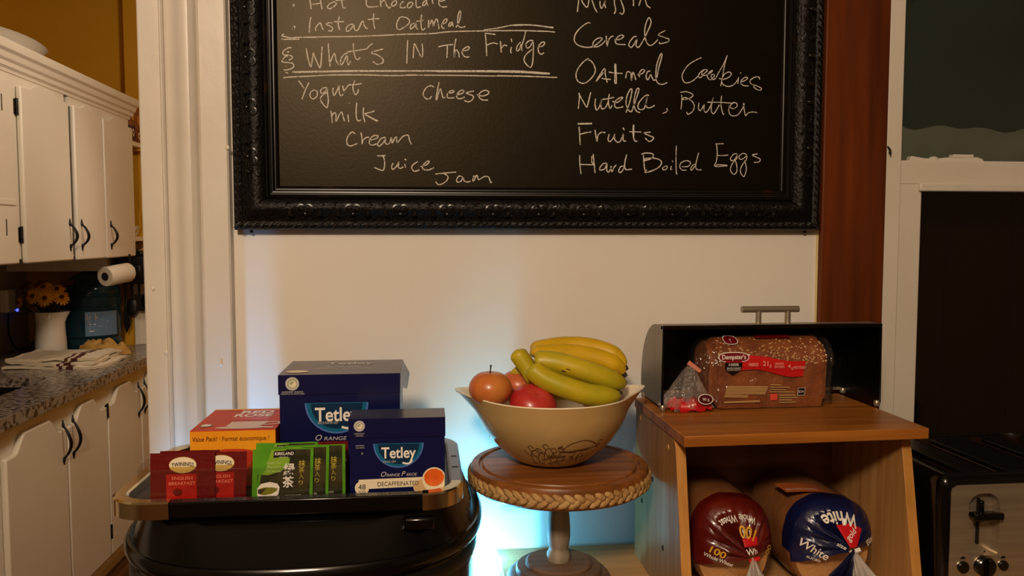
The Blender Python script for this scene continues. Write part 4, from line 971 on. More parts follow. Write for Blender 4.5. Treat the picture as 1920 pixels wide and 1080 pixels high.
red_sachet(-.3745, 1.1085, 'front red sachet with oval white badge at left of the organiser', seed=1, w=.085)
red_sachet(-.366, 1.1165, 'red sachet almost hidden behind the front left one', seed=2, h=.0695, tilt=.03)
red_sachet(-.3270, 1.1125, 'red sachet half covered at right of the red group', seed=3, w=.077, h=.0675, tilt=.03)
red_sachet(-.192, 1.136, 'red sachet sticking out behind the green sachets', seed=4, w=.079, h=.072)
gr = mat('green_foil', '4a8a14', .34, c2='5a9a20', scale=20, coat=.2); dk = mat('dark_leaf_print', '3a3418', .4, c2='1e2008', scale=45, lo=.4, hi=.6); lgr = mat('lime_print','7aa028',.4); yl = mat('gold_kanji','b4a43c',.4); tea = mat('green_tea_print','8a8a10',.4,c2='6a6a14',scale=80); dt = mat('dark_tea_print','3a3010',.4); foil = mat('silver_foil', 'c8c0b0', .18, 1.0)
def green_sachet(x0, y, label, w, h, seed=0, tilt=0.0, lean=.003, z=TF+.002):
    t = thing('tea_sachet', label, 'tea sachet', (x0+w/2, y, z), 'green tea sachets in the organiser')
    b = MB(); fn = sachet(b, x0, x0+w, z, z+h, y, .0006, tilt, lean, 0, seed)
    grid(b, .007, w-.0042, .0015, h-.0015, fn, .0001, 1, 9)
    for pl_, mi, hh in (([(.007,h*.52),(.007,h-.001),(.045,h-.001),(.041,h-.010),(.050,h-.0135),(.049,h*.70),(.040,h*.58),(.022,h*.50)], 2, .0004),
                    ([(.007,h*.52),(.007,h-.001),(.025,h-.001),(.018,h*.60),(.013,h*.52)], 0, .0006),
                    ([(.0075,.002),(.0125,h*.55),(.009,h*.55),(.005,.002)], 0, .0007)):
        b.flat(pl_, fn, hh, mi)
    b.flat([(.028,h-.012),(.0285,h-.003),(.0575,h-.002),(.055,h-.0105)], fn, .0009, 3)
    b.text('KIRKLAND', .0425, h-.0085, .0058, fn, .0013, 4, width=.0255, bold=.015, shear=.1)
    b.text('Signature', .042, h-.0118, .0022, fn, .0013, 4, width=.012)
    for k, s_ in enumerate(('Green Tea','Thé Vert','Té Verde')): b.text(s_, .0195, h-.0205-.0058*k, .0048, fn, .0009, 5, width=.019, align='LEFT', shear=.1)
    b.text('緑', .0495, h-.0350, .0175, fn, .0009, 4, width=.0155, bold=.02); b.text('茶', .0485, h-.0520, .0165, fn, .0009, 4, width=.0155, bold=.02)
    for k, s_ in enumerate(('抹','茶','入','り')): b.text(s_, .0665-.0003*k, h-.0245-.0085*k, .0098-.0008*k, fn, .0009, 6, width=.0092-.0012*k, bold=.006)
    # cup print
    P = [(.0075,.002),(.0075,.018),(.012,.024),(.024,.0265),(.034,.024),(.0372,.019),(.036,.010),(.031,.002)]
    b.flat(P, fn, .0009, 4); b.flat([(.0085,.011),(.0085,.0165),(.016,.0192),(.027,.019),(.0345,.0175),(.034,.0145),(.027,.0105),(.016,.0085)], fn, .0013, 7)
    b.flat([(.0085,.0115),(.0085,.017),(.020,.018),(.012,.0100)], fn, .0016, 8)
    b.ribbon([(.042,.0015),(.050,.0035),(.060,.0030),(.070,.0015)], .003, fn, .0009, 9); b.text('20 SACHETS', .055, .0055, .0032, fn, .0009, 4, width=.022, shear=.2)
    b.build('sachet', [gr, dk, lgr, M['black_print'], M['white_print'], mat('pale_green_print','c0cc88',.4), yl, tea, dt, foil], t, smooth=60)
green_sachet(-.2410, 1.1070, 'front green sachet showing a cup of tea and white characters', .0815, .0715, 11, .035)
green_sachet(-.2200, 1.1120, 'green sachet second from front, mostly covered, gold characters at its right', .0815, .0725, 12, .03)
green_sachet(-.1975, 1.1165, 'green sachet furthest right of the green group', .0820, .0730, 13, .005)
green_sachet(-.2390, 1.1230, 'green sachet at the back of the group, only its top edge showing', .0840, .0755, 14, .02)

# ------------------------------------------------------------------ side table
TT = .8683
tb = thing('side_table', 'pine topped table holding the cake stand and bread shelf', 'table', (.70, 1.2, 0))
b = MB(); b.box(.130, 1.40, .93, 1.503, TT-.03, TT); b.build('tabletop', M['pine'], tb, bevel=.003)
b = MB(); b.box(.17, 1.36, .965, .985, TT-.11, TT-.03); b.box(.17, 1.36, 1.45, 1.47, TT-.11, TT-.03); b.box(.17,.19,.985,1.45,TT-.11,TT-.03); b.box(1.34,1.36,.985,1.45,TT-.11,TT-.03); b.build('apron', M['pine'], tb)
for x in (.165, 1.315):
    for y in (.96, 1.43):
        b = MB(); b.box(x, x+.05, y, y+.05, 0, TT-.03); b.build('leg', M['pine_side'], tb, bevel=.003)

# ------------------------------------------------------------------ cake stand
sx_, sy_ = .2240, 1.340
PT = 1.0825
st = thing('cake_stand', 'turned wooden cake stand with braided rim under the fruit bowl', 'cake stand', (sx_, sy_, TT))
b = MB(); b.lathe([(0,PT-.036),(.148,PT-.036),(.1525,PT-.032),(.1525,PT-.006),(.150,PT-.001),(.146,PT),(.1385,PT),(.1365,PT-.004),(.1325,PT-.0045),(.1305,PT-.0002),(.1290,PT),(.02,PT),(0,PT)][1:], (sx_, sy_, 0), 96)
b.build('plate', M['acacia'], st)
b = MB(); n = 58
for k in range(n):
    for row, sg in ((0, 1), (1, -1)):
        a = 2*PI*(k + .5*row)/n; r = .1535
        q = Euler((0, 0, a + PI/2)).to_matrix() @ Euler((0, R(33)*sg, 0)).to_matrix()
        b.ell((sx_ + r*math.cos(a), sy_ + r*math.sin(a), PT - .0155 - .0085*row), (.0118, .0042, .0056), 8, 6, rot=q.to_euler())
b.build('braided_rim', M['rope'], st)
b = MB(); z = TT
b.lathe([(.0195,z+.041),(.0205,z+.045),(.0205,z+.054),(.0170,z+.060),(.0162,z+.064),(.0178,z+.068),(.0198,z+.082),(.0200,z+.098),(.0190,z+.115),(.0172,z+.132),(.0155,z+.150),(.0148,z+.166),(.0160,z+.1785)], (sx_, sy_, 0), 32)
b.build('column', M['weathered'], st)
b = MB(); b.lathe([(.0895,z+.001),(.0905,z+.006),(.0900,z+.014),(.085,z+.020),(.077,z+.0225),(.0745,z+.0225),(.0745,z+.028),(.072,z+.032),(.060,z+.034),(.0575,z+.034),(.0575,z+.0385),(.054,z+.0415),(.015,z+.0415)], (sx_, sy_, 0), 64)
b.build('foot', M['base_wood'], st)

# ------------------------------------------------------------------ fruit bowl
fx, fy = .2125, 1.352
BB = PT + .0006
bw = thing('fruit_bowl', 'tan glass mixing bowl with pouring lips and brown mushroom pattern', 'bowl', (fx, fy, BB))
RZ = 1.2005 - BB
prof_o = [(.046,0),(.054,.0015),(.066,.007),(.078,.0155),(.092,.0285),(.1065,.044),(.1175,.060),(.1255,.077),(.1305,.093),(.1335,RZ-.003),(.1345,RZ)]
def spout(a, z):
    k = max(0, (z - .084)/(RZ-.084))**1.35
    l = math.exp(-((abs(a-PI))/.30)**2)*.235; r_ = math.exp(-((a if a < PI else 2*PI-a)/.24)**2)*.215
    return 1 + k*(l + r_)
def bowl_pt(a, r, z):
    s_ = spout(a % (2*PI), z)
    up_ = .0065*max(0, s_-1)/.2 + .006*math.cos(a)*-0
    q = r*s_
    return (fx + q*math.cos(a), fy + q*math.sin(a), BB + z + up_)
def bring(r, z, n=96): return [bowl_pt(2*PI*i/n, r, z) for i in range(n)]
b = MB(); b.rings([bring(r, z) for r, z in prof_o], True, False)
def oprof(z):
    for (r0, z0__), (r1, z1__) in zip(prof_o, prof_o[1:]):
        if z0__ <= z <= z1__: return r0 + (r1-r0)*(z-z0__)/(z1__-z0__)
    return prof_o[-1][0]
def bsurf(u, v, h=0): a = -PI/2 + u/.118; p = Vector(bowl_pt(a, oprof(v), v)); d = Vector((math.cos(a), math.sin(a), -.45)).normalized(); return p + d*(.0004+h)
# line drawing round the bowl: mushrooms, curls, blades and leaves
def motif(u0, s=1):
    L = []
    L.append(spline([(u0-.020,.044),(u0-.010,.056),(u0+.004,.060),(u0+.017,.055),(u0+.026,.047)],5)); L.append([(u0-.022,.043),(u0-.008,.041),(u0+.010,.044),(u0+.027,.047)])
    L.append([(u0-.002,.042),(u0-.004,.026)]); L.append([(u0+.006,.043),(u0+.005,.026)])
    L.append(spline([(u0+.028+.006*t_*math.cos(t_*5), .055+.006*t_*math.sin(t_*5)) for t_ in (.1,.25,.4,.55,.7,.85,1)],4))
    for q in range(7):
        x = u0-.015+.006*q; L.append(spline([(x,.022),(x+.003*math.sin(q),.030),(x+.006*math.sin(q*2.1),.036+.003*math.sin(q*3))],4))
    for q in range(5):
        x = u0-.058+.0085*q; y = .030+.004*math.sin(q*4); L.append(spline([(x,y-.006),(x+.001,y+.004),(x+.004,y+.013),(x+.009,y+.016)],4)); L.append([(x+.001,y+.004),(x-.004,y+.009),(x-.006,y+.014)]); L.append(spline([(x+.004,y+.013),(x+.0005,y+.019),(x+.004,y+.022),(x+.007,y+.018)],4))
    for q in range(8):
        x = u0-.036+.003*q; L.append([(x,.032),(x+.0022,.038)])
    L.append(spline([(u0-.044,.027),(u0-.030,.033),(u0-.013,.034)],5)); L.append(spline([(u0-.030,.023),(u0-.020,.026),(u0-.010,.030)],4))
    L.append([(u0-.024,.050),(u0-.019,.054),(u0-.019,.048),(u0-.024,.050)])
    for q in range(4): L.append([(u0-.060+.012*q,.022),(u0-.053+.012*q,.020)])
    return L
for u0 in (.030, .030+.118*2.1, .030+.118*4.2):
    for q in motif(u0): b.ribbon([(u0+(x-u0)*1.55, .038+(y-.040)*1.2) for x, y in q], .0013, bsurf, .0002, 1)
    b.flat([(u0+(x-u0)*1.55, .038+(y-.040)*1.2) for x, y in ((u0-.021,.0435),(u0-.008,.0415),(u0+.010,.0445),(u0+.026,.0472),(u0+.010,.0462),(u0-.008,.0440))], bsurf, .0003, 1)
b.build('body', [M['pyrex'], M['pyrex_pat']], bw, smooth=60)
b = MB(); b.rings([bring(.1345, RZ), bring(.1335, RZ+.0018), bring(.1312, RZ+.0012), bring(.129, RZ-.003), bring(.125,.090), bring(.120,.075), bring(.1125,.060), bring(.1015,.045), bring(.086,.029), bring(.066,.014), bring(.045,.007), bring(.01,.005)], False, True)
b.build('inside', M['pyrex_in'], bw, smooth=60)

# fruit
def banana(parent, pts, r, mats, seed=0, marks=()):
    n = 12; path = spline(pts, 6); b = MB(); rr = []; m_ = len(path)
    P = [Vector(p) for p in path]
    for i, p in enumerate(P):
        t_ = i/(m_-1); tg = (P[min(i+1,m_-1)] - P[max(i-1,0)]).normalized()
        x = Vector((0,1,0)); x = (x - tg*x.dot(tg)).normalized(); y = tg.cross(x)
        w = min(1, (t_/.13)**.55 if t_ > 0 else 0, ((1-t_)/.24)**.62 if t_ < 1 else 0); w = max(w, .22)
        rr.append([p + (x*math.cos(2*PI*k/n) + y*math.sin(2*PI*k/n))*r*w*(1 + .06*math.cos(5*2*PI*k/n + seed)) for k in range(n)])
    b.rings(rr, True, True, 0)
    for ang, t0, t1, wd in marks:            # bruise lines lying on the peel
        q = []
        for i in range(max(1, int(t0*(m_-1))), min(m_-2, int(t1*(m_-1)))+1):
            k0 = ang % n; c = sum(rr[i], Vector())/n; v = Vector(rr[i][int(k0)]).lerp(Vector(rr[i][(int(k0)+1) % n]), k0-int(k0)); q.append(v + (v-c).normalized()*.0001)
        if len(q) > 1: b.tube(q, [wd*(.4+.6*math.sin(PI*(j+.5)/len(q))) for j in range(len(q))], 6, 1, flat=.5)
    o = b.build('banana', [mats, ban_bruise], parent, smooth=80)
    b = MB(); tg = (P[-1]-P[-3]).normalized(); b.tube([P[-1]-tg*.003, P[-1]+tg*.002, P[-1]+tg*.006], [r*.24, r*.25, r*.20], 8); b.build('blossom_tip', ban_tip, o)
    return o
ban = mat('banana_peel', 'cfa516', .42, c2='bd9a14', scale=25, lo=.3, hi=.7)
bang = mat('banana_peel_greenish', 'bea61c', .42, c2='a89c1a', scale=18)
ban_tip = mat('banana_tip', '2a1a0a', .8); ban_bruise = mat('banana_bruise', '4a2c0c', .6)
bb = thing('banana_bunch', 'bunch of six yellow-green bananas lying on the apples', 'bananas', (.26, 1.345, 1.19))
S_ = .0
banana(bb, [(.1876,1.375,1.2655),(.1984,1.385,1.2700),(.24,1.395,1.2745),(.2805,1.395,1.273),(.3143,1.39,1.265),(.3372,1.38,1.2525),(.3464,1.37,1.240)], .0180, ban, 1)
banana(bb, [(.1855,1.36,1.2600),(.193,1.362,1.2640),(.2354,1.368,1.2650),(.2755,1.37,1.2605),(.3094,1.368,1.2515),(.3336,1.365,1.2390),(.342,1.36,1.2294)], .0185, ban, 2, ((7.2,.30,.48,.0007),(7.6,.62,.93,.0010)))
banana(bb, [(.1812,1.335,1.2580),(.1895,1.333,1.2585),(.2161,1.328,1.2565),(.2538,1.322,1.2460),(.2925,1.322,1.2325),(.3246,1.332,1.2195),(.3384,1.345,1.2170)], .0185, bang, 3, ((7.0,.40,.44,.0016),(6.4,.44,.47,.0012)))
banana(bb, [(.1707,1.313,1.2520),(.1779,1.308,1.2450),(.1951,1.303,1.2327),(.2294,1.297,1.2187),(.2691,1.297,1.2060),(.3069,1.307,1.2010),(.3243,1.322,1.2020)], .0180, bang, 4, ((5.2,.90,.96,.0014),))
banana(bb, [(.1492,1.350,1.2752),(.1553,1.347,1.2655),(.1695,1.343,1.2457),(.1817,1.338,1.2271),(.201,1.332,1.2130),(.2329,1.335,1.2030),(.2606,1.345,1.2000)], .0155, bang, 5)
banana(bb, [(.1512,1.385,1.2391),(.1566,1.383,1.2340),(.1704,1.38,1.2285),(.1938,1.38,1.2250),(.2219,1.385,1.2240)], .0145, bang, 6)
b = MB(); b.ell((.3400, 1.385, 1.232), (.010, .018, .012), 12, 8); b.build('crown', mat('banana_crown','6e6420',.6), bb)
def apple(c, r, label, m, stem=True, tilt=(0,0,0)):
    t = thing('apple', label, 'apple', (c[0], c[1], c[2]-r), 'apples in the fruit bowl')
    E = Euler(tilt).to_matrix(); b = MB(); n = 28; rr = []
    for j in range(19):
        a = PI*j/18
        rad = r*math.sin(a)*(1.0 + .06*math.sin(a)**2 + .03*math.cos(a)) ; zz = r*(math.cos(a)*.92 - (.16*math.exp(-(a/.30)**2)) + .10*math.exp(-((PI-a)/.32)**2))
        rr.append([Vector(c) + E @ Vector((rad*math.cos(2*PI*i/n)*(1+.015*math.cos(10*PI*i/n)), rad*math.sin(2*PI*i/n), zz)) for i in range(n)])
    b.rings(rr); b.build('skin', m, t, smooth=80)
    if stem:
        b = MB(); top = Vector(c) + E @ Vector((0,0,r*.76)); b.tube([top, top + Vector((.0005,0,.006)), top + Vector((.001,-.001,.012)), top + Vector((.0015,-.001,.0145))], [.0010,.0010,.0013,.0020], 7); b.build('stem', ban_tip, t)
def applemat(name, a, b_):
    return mat(name, a, .33, c2=b_, scale=5, stretch=(3.2,3.2,.7), detail=8, lo=.30, hi=.70, coat=.25)
apple((.1038,1.320,1.2150), .0345, 'orange-red apple with a stalk at left rim of the bowl', applemat('gala_skin','b4401c','c8803a'))
apple((.1735,1.303,1.1890), .0375, 'bright red apple at front of the bowl under the bananas', applemat('red_skin','a81620','b83a30'), False, (R(35),R(10),0))
apple((.1600,1.388,1.2040), .0340, 'pinkish apple behind the red one, half hidden by bananas', applemat('pink_skin','b4502c','c06a40'), False, (R(-10),R(15),0))
apple((.3000,1.372,1.1900), .0330, 'orange apple peeping out at right of the bowl beneath the bananas', applemat('orange_skin','b85a1c','c06a20'), False)

# ------------------------------------------------------------------ bread shelf
ST = 1.167
bs = thing('bread_shelf', 'small pine bread shelf with overhanging bamboo top on the table', 'shelf', (.585, 1.3, TT))
b = MB(); b.add([(.3868,1.163,ST-.0175),(.789,1.172,ST-.0175),(.789,1.455,ST-.0175),(.3868,1.455,ST-.0175),(.3868,1.163,ST),(.789,1.172,ST),(.789,1.455,ST),(.3868,1.455,ST)],
    [(0,3,2,1),(4,5,6,7),(0,1,5,4),(1,2,6,5),(2,3,7,6),(3,0,4,7)])
b.build('top_board', M['bamboo'], bs, bevel=.0015)
for x0, nm in ((.3885, 1), (.7665, 2)):
    b = MB(); zt = ST-.0175
    P = [(1.157,TT),(1.452,TT),(1.452,zt),(1.232,zt),(1.216,zt-.004),(1.209,zt-.014)]
    n = len(P); vv = [(x0, y, z) for y, z in P] + [(x0+.0165, y, z) for y, z in P]
    b.add(vv, [tuple(range(n)), tuple(range(n, 2*n))[::-1]], 0)
    b.add(vv, [(i, (i+1) % n, n+(i+1) % n, n+i) for i in range(n)], 1)
    o = b.build('side_panel', [M['pine_side'], M['pine_edge']], bs, bevel=.001, weld=True)
    if nm == 1:
        for i, (y, z) in enumerate(((1.418,1.137),(1.248,1.128),(1.336,1.048),(1.402,.988),(1.270,.951))):
            q = MB(); q.rings([[(x0-.0008, y + r*math.cos(2*PI*k/16), z + r*math.sin(2*PI*k/16)) for k in range(16)] for r in (.0045,)], True, False)
            q.rings([[(x0 - h, y + r*math.cos(2*PI*k/16), z + r*math.sin(2*PI*k/16)) for k in range(16)] for r, h in ((.0048,0),(.0042,.0012))], True, True)
            q.build('dowel' if i < 2 else 'screw_hole', M['pine'] if i < 2 else mat('hole_dark','2a1a0c',.8), o)
b = MB(); b.box(.405, .7665, 1.432, 1.45, TT, ST-.0175); b.build('back_panel', M['pine_dark'], bs)
b = MB(); b.box(.405, .7665, 1.165, 1.432, TT+.0005, TT+.016); b.build('bottom_board', M['pine'], bs)

# ------------------------------------------------------------------ roll-top bread box
xb0, xb1, yb0, yb1 = .4035, .8035, 1.338, 1.472
bx = thing('bread_box', 'open roll-top bread box of brushed steel with black inside on the shelf', 'bread box', (.6, 1.4, ST))
def bprof(o):
    P = [(yb0, ST+.006), (yb0, 1.3145-o)]
    n = 14
    for i in range(n+1):
        a = PI/2 - PI/2*i/n
        P.append((yb0 + .035 + (yb1-o-yb0-.035)*math.cos(a), 1.208 + (1.3145-o-1.208)*math.sin(a)))
    P.append((yb1-o, ST+.006))
    return P
po, pi_ = bprof(0), bprof(.004)
b = MB()
for x, xi, s_ in ((xb0, xb0+.0035, 1), (xb1, xb1-.0035, -1)):        # end panels, steel out and black in
    b.add([(x, y, z) for y, z in po], [tuple(range(len(po)))], 0)
    b.add([(xi, y, z) for y, z in pi_], [tuple(range(len(pi_)))], 1)
    b.add([(x, yb0, ST+.006),(x, yb0, 1.3145),(xi, yb0, 1.3105),(xi, yb0, ST+.006)], [(0,1,2,3)], 1)
for P, m_, q0, q1 in ((po, 0, xb0, xb1), (pi_, 1, xb0+.0035, xb1-.0035)):
    for i in range(1, len(P)-1):
        b.add([(q0, *P[i]), (q1, *P[i]), (q1, *P[i+1]), (q0, *P[i+1])], [(0,1,2,3)], m_)
b.keep = True
b.build('shell', [mat('box_steel','8a8274',.42,.65,c2='968d7e',scale=3,stretch=(1,40,1)), mat('box_inside','050403',.30)], bx, smooth=40, weld=True)
b = MB(); e = .0028
b.tube([(xb0+.001, yb0-.001, ST+.006), (xb0+.001, yb0-.001, 1.3135), (xb1-.001, yb0-.001, 1.3135), (xb1-.001, yb0-.001, ST+.006)], e, 8)
b.box(xb0, xb1, yb0-.0015, yb0+.010, 1.3085, 1.3150)
b.build('front_edge', M['black_gloss'], bx, bevel=.001)
b = MB(); b.tube([(.5585, 1.372, 1.3395), (.6645, 1.372, 1.3395)], .0058, 16); b.tube([(.590, 1.372, 1.314), (.590, 1.372, 1.3395)], .0052, 12); b.tube([(.6445, 1.372, 1.314), (.6445, 1.372, 1.3395)], .0052, 12)
b.build('handle', M['steel'], bx)
b = MB(); b.box(xb0+.006, xb1-.006, yb1-.012, yb1-.006, ST+.006, ST+.011); b.build('rear_rail', M['steel'], bx)
for x in (xb0+.001, xb1-.006):
    for y in (yb0+.004, yb1-.012):
        b = MB(); b.lathe([(.0048,.0005),(.0055,.002),(.0055,.008),(.004,.0105),(.001,.011)], (x+.001, y-.004, ST), 14); b.build('foot', M['steel'], bx)

# ------------------------------------------------------------------ seeded loaf in its bag, inside the box
crust = mat('seeded_crust', '6c3410', .6, c2='8a4c1c', scale=30, detail=6, bump=.3, bscale=90)
seed_m = mat('pale_seeds', 'cda878', .6)
film_c = clear('bread_bag_film', (1,.97,.93,1), .02, .10, .012, (.8,.75,.68,1), .7, 42)
crumple = clear('crumpled_bag_film', (.95,.9,.86,1), .08, .16, .08, (.7,.62,.55,1), .8, 90)
lx0, lx1, ly = .492, .708, 1.388
def hw(v):
    if v < .012: return .049 + .003*(v/.012)
    if v < .062: return .052 + .0015*(v-.012)/.05
    if v < .078: return .0535 + .0035*math.sin(PI/2*(v-.062)/.016)
    return .057*math.sqrt(max(0, 1-((v-.078)/.0465)**2))
def loaf_ring(x, off=0, sc=1.0, wob=0):
    R_ = []; vsx = [0,.004,.012,.03,.05,.062,.07,.078,.088,.098,.108,.116,.121,.1238]
    for v in vsx:
        w = wob*mnoise.noise(Vector((x*30, v*40, 2)))
        R_.append((x, ly - (hw(v)*sc + off + w), ST + .0015 + .0622 + (v-.0622)*(.35+.65*sc) + off*(v-.06)/.06))
    for v in vsx[::-1]:
        w = wob*mnoise.noise(Vector((x*30, v*40, 9)))
        R_.append((x, ly + (hw(v)*sc + off + w), ST + .0015 + .0622 + (v-.0622)*(.35+.65*sc) + off*(v-.06)/.06))
    return R_
lf_ = thing('bread_loaf', 'seeded wholegrain loaf in a clear bag inside the bread box', 'bread', (.6, ly, ST))
b = MB(); N = 34
def es(t): return min(1, (min(t, 1-t)/.06 + .0)**.45 if min(t,1-t) < .06 else 1)
b.rings([loaf_ring(lx0 + (lx1-lx0)*i/N, .0006*mnoise.noise(Vector((i*.9,1,1))), max(.72, es(i/N))) for i in range(N+1)], True, True, 0)
for k in range(230):
    x = rnd.uniform(lx0+.01, lx1-.008); v = .078 + .0455*abs(math.sin(rnd.uniform(0, 1.5)))*rnd.random()**.5
    y = ly - hw(v)*.995 + rnd.uniform(0,.0)
    r_ = rnd.uniform(.0008, .0017); b.ell((x, y, ST+.0015+v), (r_*1.4, r_, r_), 6, 4, 1)
b.build('bread', [crust, seed_m], lf_, smooth=60)
b = MB(); rr = []
for i in range(-1, N+2):
    t_ = i/N; s_ = .80 if (i < 0 or i > N) else max(.88, es(min(1, max(0, t_))))
    rr.append([(p[0], p[1], max(p[2], ST+.0006)) for p in loaf_ring(lx0 + (lx1-lx0)*t_ - (.003 if i < 0 else 0) + (.004 if i > N else 0), .0022, s_, .0010)])
b.rings(rr, False, True)
# shoulder gathering towards the clip at left
G = Vector((.462, 1.352, 1.243)); base = rr[0]; rr2 = []
for k in range(8):
    q = k/7; f = 1 - q**.75
    rr2.append([G + (Vector(p) - G)*max(f, .06) + Vector((0, .006*math.sin(i*2.2)*f*q*2, .006*math.cos(i*1.9)*f*q*2)) for i, p in enumerate(base)])
b.rings(rr2, False, False)
b.rings([[(p[0] + (.006 if 6 < i < 20 else .001)*k, p[1], p[2]) for i, p in enumerate(loaf_ring(lx1+.004, .0022, .80))] for k in (0, 1)], False, True)
b.build('bag', film_c, lf_, smooth=70)
# neck fan below the clip
b = MB(); rr = []; n = 26
for k in range(9):
    q = k/8; c = G + Vector((-.004 - .010*q, -.012*q, -.070*q)); r_ = .006 + .034*q**.8
    rr.append([c + Vector((r_*math.cos(2*PI*i/n)*(1 + .35*q*math.sin(i*2.7)), r_*.62*math.sin(2*PI*i/n)*(1+.3*q*math.sin(i*1.9+1)), .004*math.sin(i*1.7)*q)) for i in range(n)])
b.rings([[ (p[0], p[1], max(p[2], ST+.001)) for p in r] for r in rr], True, False)
b.build('bag_neck', crumple, lf_, smooth=50)
b = MB(); c = G + Vector((-.012, -.014, -.0715)); rr = []
for k, (r_, z) in enumerate(((.024,.016),(.033,.010),(.037,.003),(.036,-.0025))):
    rr.append([(c.x + .004 + r_*math.cos(2*PI*i/n)*(1 + .14*math.sin(i*2.7)), c.y + r_*.62*math.sin(2*PI*i/n)*(1+.12*math.sin(i*1.9+1)), max(ST+.0012, c.z + z + .004*math.sin(i*1.7))) for i in range(n)])
b.rings(rr, False, False)
f = frame((c.x+.006, c.y-.026, ST+.018), (1,.1,0), (-.1,.2,1))
b.disc(.018, .006, .014, .009, f, .002, 2); b.disc(.018, .006, .0125, .0078, f, .0024, 3); b.text('90 g', .018, .0035, .007, f, .003, 2)
b.build('bag_end', [mat('red_film','b8121a',.25,coat=.4), M['black_print'], M['white_print'], mat('dark_red_film','4a0c10',.3)], lf_, smooth=50)
b = MB(); b.prism([(-.013,-.003),(.013,-.005),(.014,.001),(-.012,.005)], frame((G.x+.001, G.y-.008, G.z), (.85,-.2,-.5), (.5,.1,.85)), -.001, .001)
b.build('clip', mat('pink_clip','c0705a',.5), lf_)
b = MB()
def ff(u, v, h=0):
    vv = min(max(v, 0), .123)
    return (.501 + u, ly - hw(vv) - .0035 - h - .0006*mnoise.noise(Vector(((.501+u)*30, vv*40, 2))), ST + .0017 + v*1.02)
def gridp(poly_top, poly_bot, mi, h, n=10):
    """band between two polylines given as functions of t"""
    for i in range(n):
        a, c = i/n, (i+1)/n
        for j in range(3):
            d, e = j/3, (j+1)/3
            P = [tuple(poly_bot(t_)[q]*(1-s_) + poly_top(t_)[q]*s_ for q in (0,1)) for t_, s_ in ((a,d),(c,d),(c,e),(a,e))]
            b.flat(P, ff, h, mi)
gridp(lambda t: (.040 + .117*t, .091 - .008*t + .003*math.sin(t*6)), lambda t: (.040 + .115*t, .067 - .011*t + .004*math.sin(t*6)), 0, .0003)
def oval(cu, cv, ru, rv, mi, h, e=2.6):
    n = 12
    P = superell(cu, cv, ru, rv, e, 40)
    c_ = [(cu, cv)]
    for i in range(40): b.flat([c_[0], P[i], P[(i+1) % 40]], ff, h, mi)
oval(.0275, .0900, .0275, .0085, 1, .0008); oval(.0275, .0900, .0262, .0073, 2, .0011); b.text("Dempster's", .0275, .0870, .0105, ff, .0015, 1, width=.043, bold=.012, shear=.1)
b.flat([(.0115,.083),(.0115,.073),(.0150,.066),(.0270,.0585),(.0390,.066),(.0425,.073),(.0425,.083)], ff, .0006, 3)
b.flat([(.0125,.0835),(.0125,.0815),(.0415,.0815),(.0415,.0835)], ff, .0009, 0)
b.text('100%', .027, .0755, .0062, ff, .001, 1, width=.018, bold=.01); b.text('WHOLE GRAINS', .027, .0690, .0058, ff, .001, 1, width=.025); b.flat([(.015,.0672),(.039,.0672),(.039,.0677),(.015,.0677)], ff, .001, 1)
for s_, u, v, z, w in (('FIBRES',.0625,.0745,.0078,.017),('21',.0845,.0745,.0115,.0095),('g',.0935,.0730,.008,None),('GRAINS',.109,.0760,.0055,.016),('ENTIERS',.110,.0705,.0055,.018),('4',.1275,.0700,.0095,.0055),('g',.1335,.0680,.007,None),('PROTEINES',.1475,.0680,.0072,.0225)):
    b.text(s_, u, v, z, ff, .0007, 4, width=w)
for u in (.0785, .1225): b.flat([(u,.063),(u+.0006,.063),(u+.0006,.088),(u,.088)], ff, .0006, 3)
for k in range(8): b.flat([(.017-.0006*k, .0385-.0025*k),(.092-.0010*k+(.0 if k < 6 else -.03), .0368-.0025*k),(.092-.0010*k+(.0 if k < 6 else -.03), .0387-.0025*k),(.017-.0006*k,.0404-.0025*k)], ff, .0004, 5)
b.flat([(.013,.0105),(.078,.011),(.077,.0145),(.013,.0135)], ff, .0004, 5)
for k, w in enumerate((.022,.036,.030,.045)): b.flat([(.095,.0405-.0042*k),(.095+w,.0390-.0042*k),(.095+w,.0408-.0042*k),(.095,.0423-.0042*k)], ff, .0004, 5)
b.flat([(.0965,.0135),(.1095,.0145),(.1085,.0255),(.0960,.0250)], ff, .0004, 6)
for k, w in enumerate((.030,.033,.024,.030)): b.flat([(.113,.0215-.0042*k),(.113+w,.0210-.0042*k),(.113+w,.0231-.0042*k),(.113,.0236-.0042*k)], ff, .0004, 5)
b.flat([(.146,.0215),(.158,.0215),(.1595,.0345),(.147,.0345)], ff, .0003, 3); b.ribbon([(.146,.0215),(.158,.0215),(.1595,.0345),(.147,.0345),(.146,.0215)], .0007, ff, .0008, 1); b.text('E24', .1525, .026, .006, ff, .0008, 1)
oval(.0295, .1165, .0130, .0065, 1, .0006); oval(.0295, .1165, .0118, .0055, 2, .0009); b.text('T', .0290, .1135, .0065, ff, .0013, 1)
for i in range(8):
    u = .078 + .008*i
    b.flat([(u,.1185),(u+.008,.1185),(u+.008,.1226),(u,.1226)], ff, .0004, 7)
b.build('bag_print', [mat('red_bag_print','c01a1c',.35), M['white_print'], mat('burgundy_print','6a0c14',.35), M['black_print'], mat('pale_red_lettering','e6b0a0',.4), mat('tan_lettering','b08a58',.5), mat('coral_print','d0483c',.4), mat('dark_red_print','6a0e0e',.4)], lf_, smooth=60)

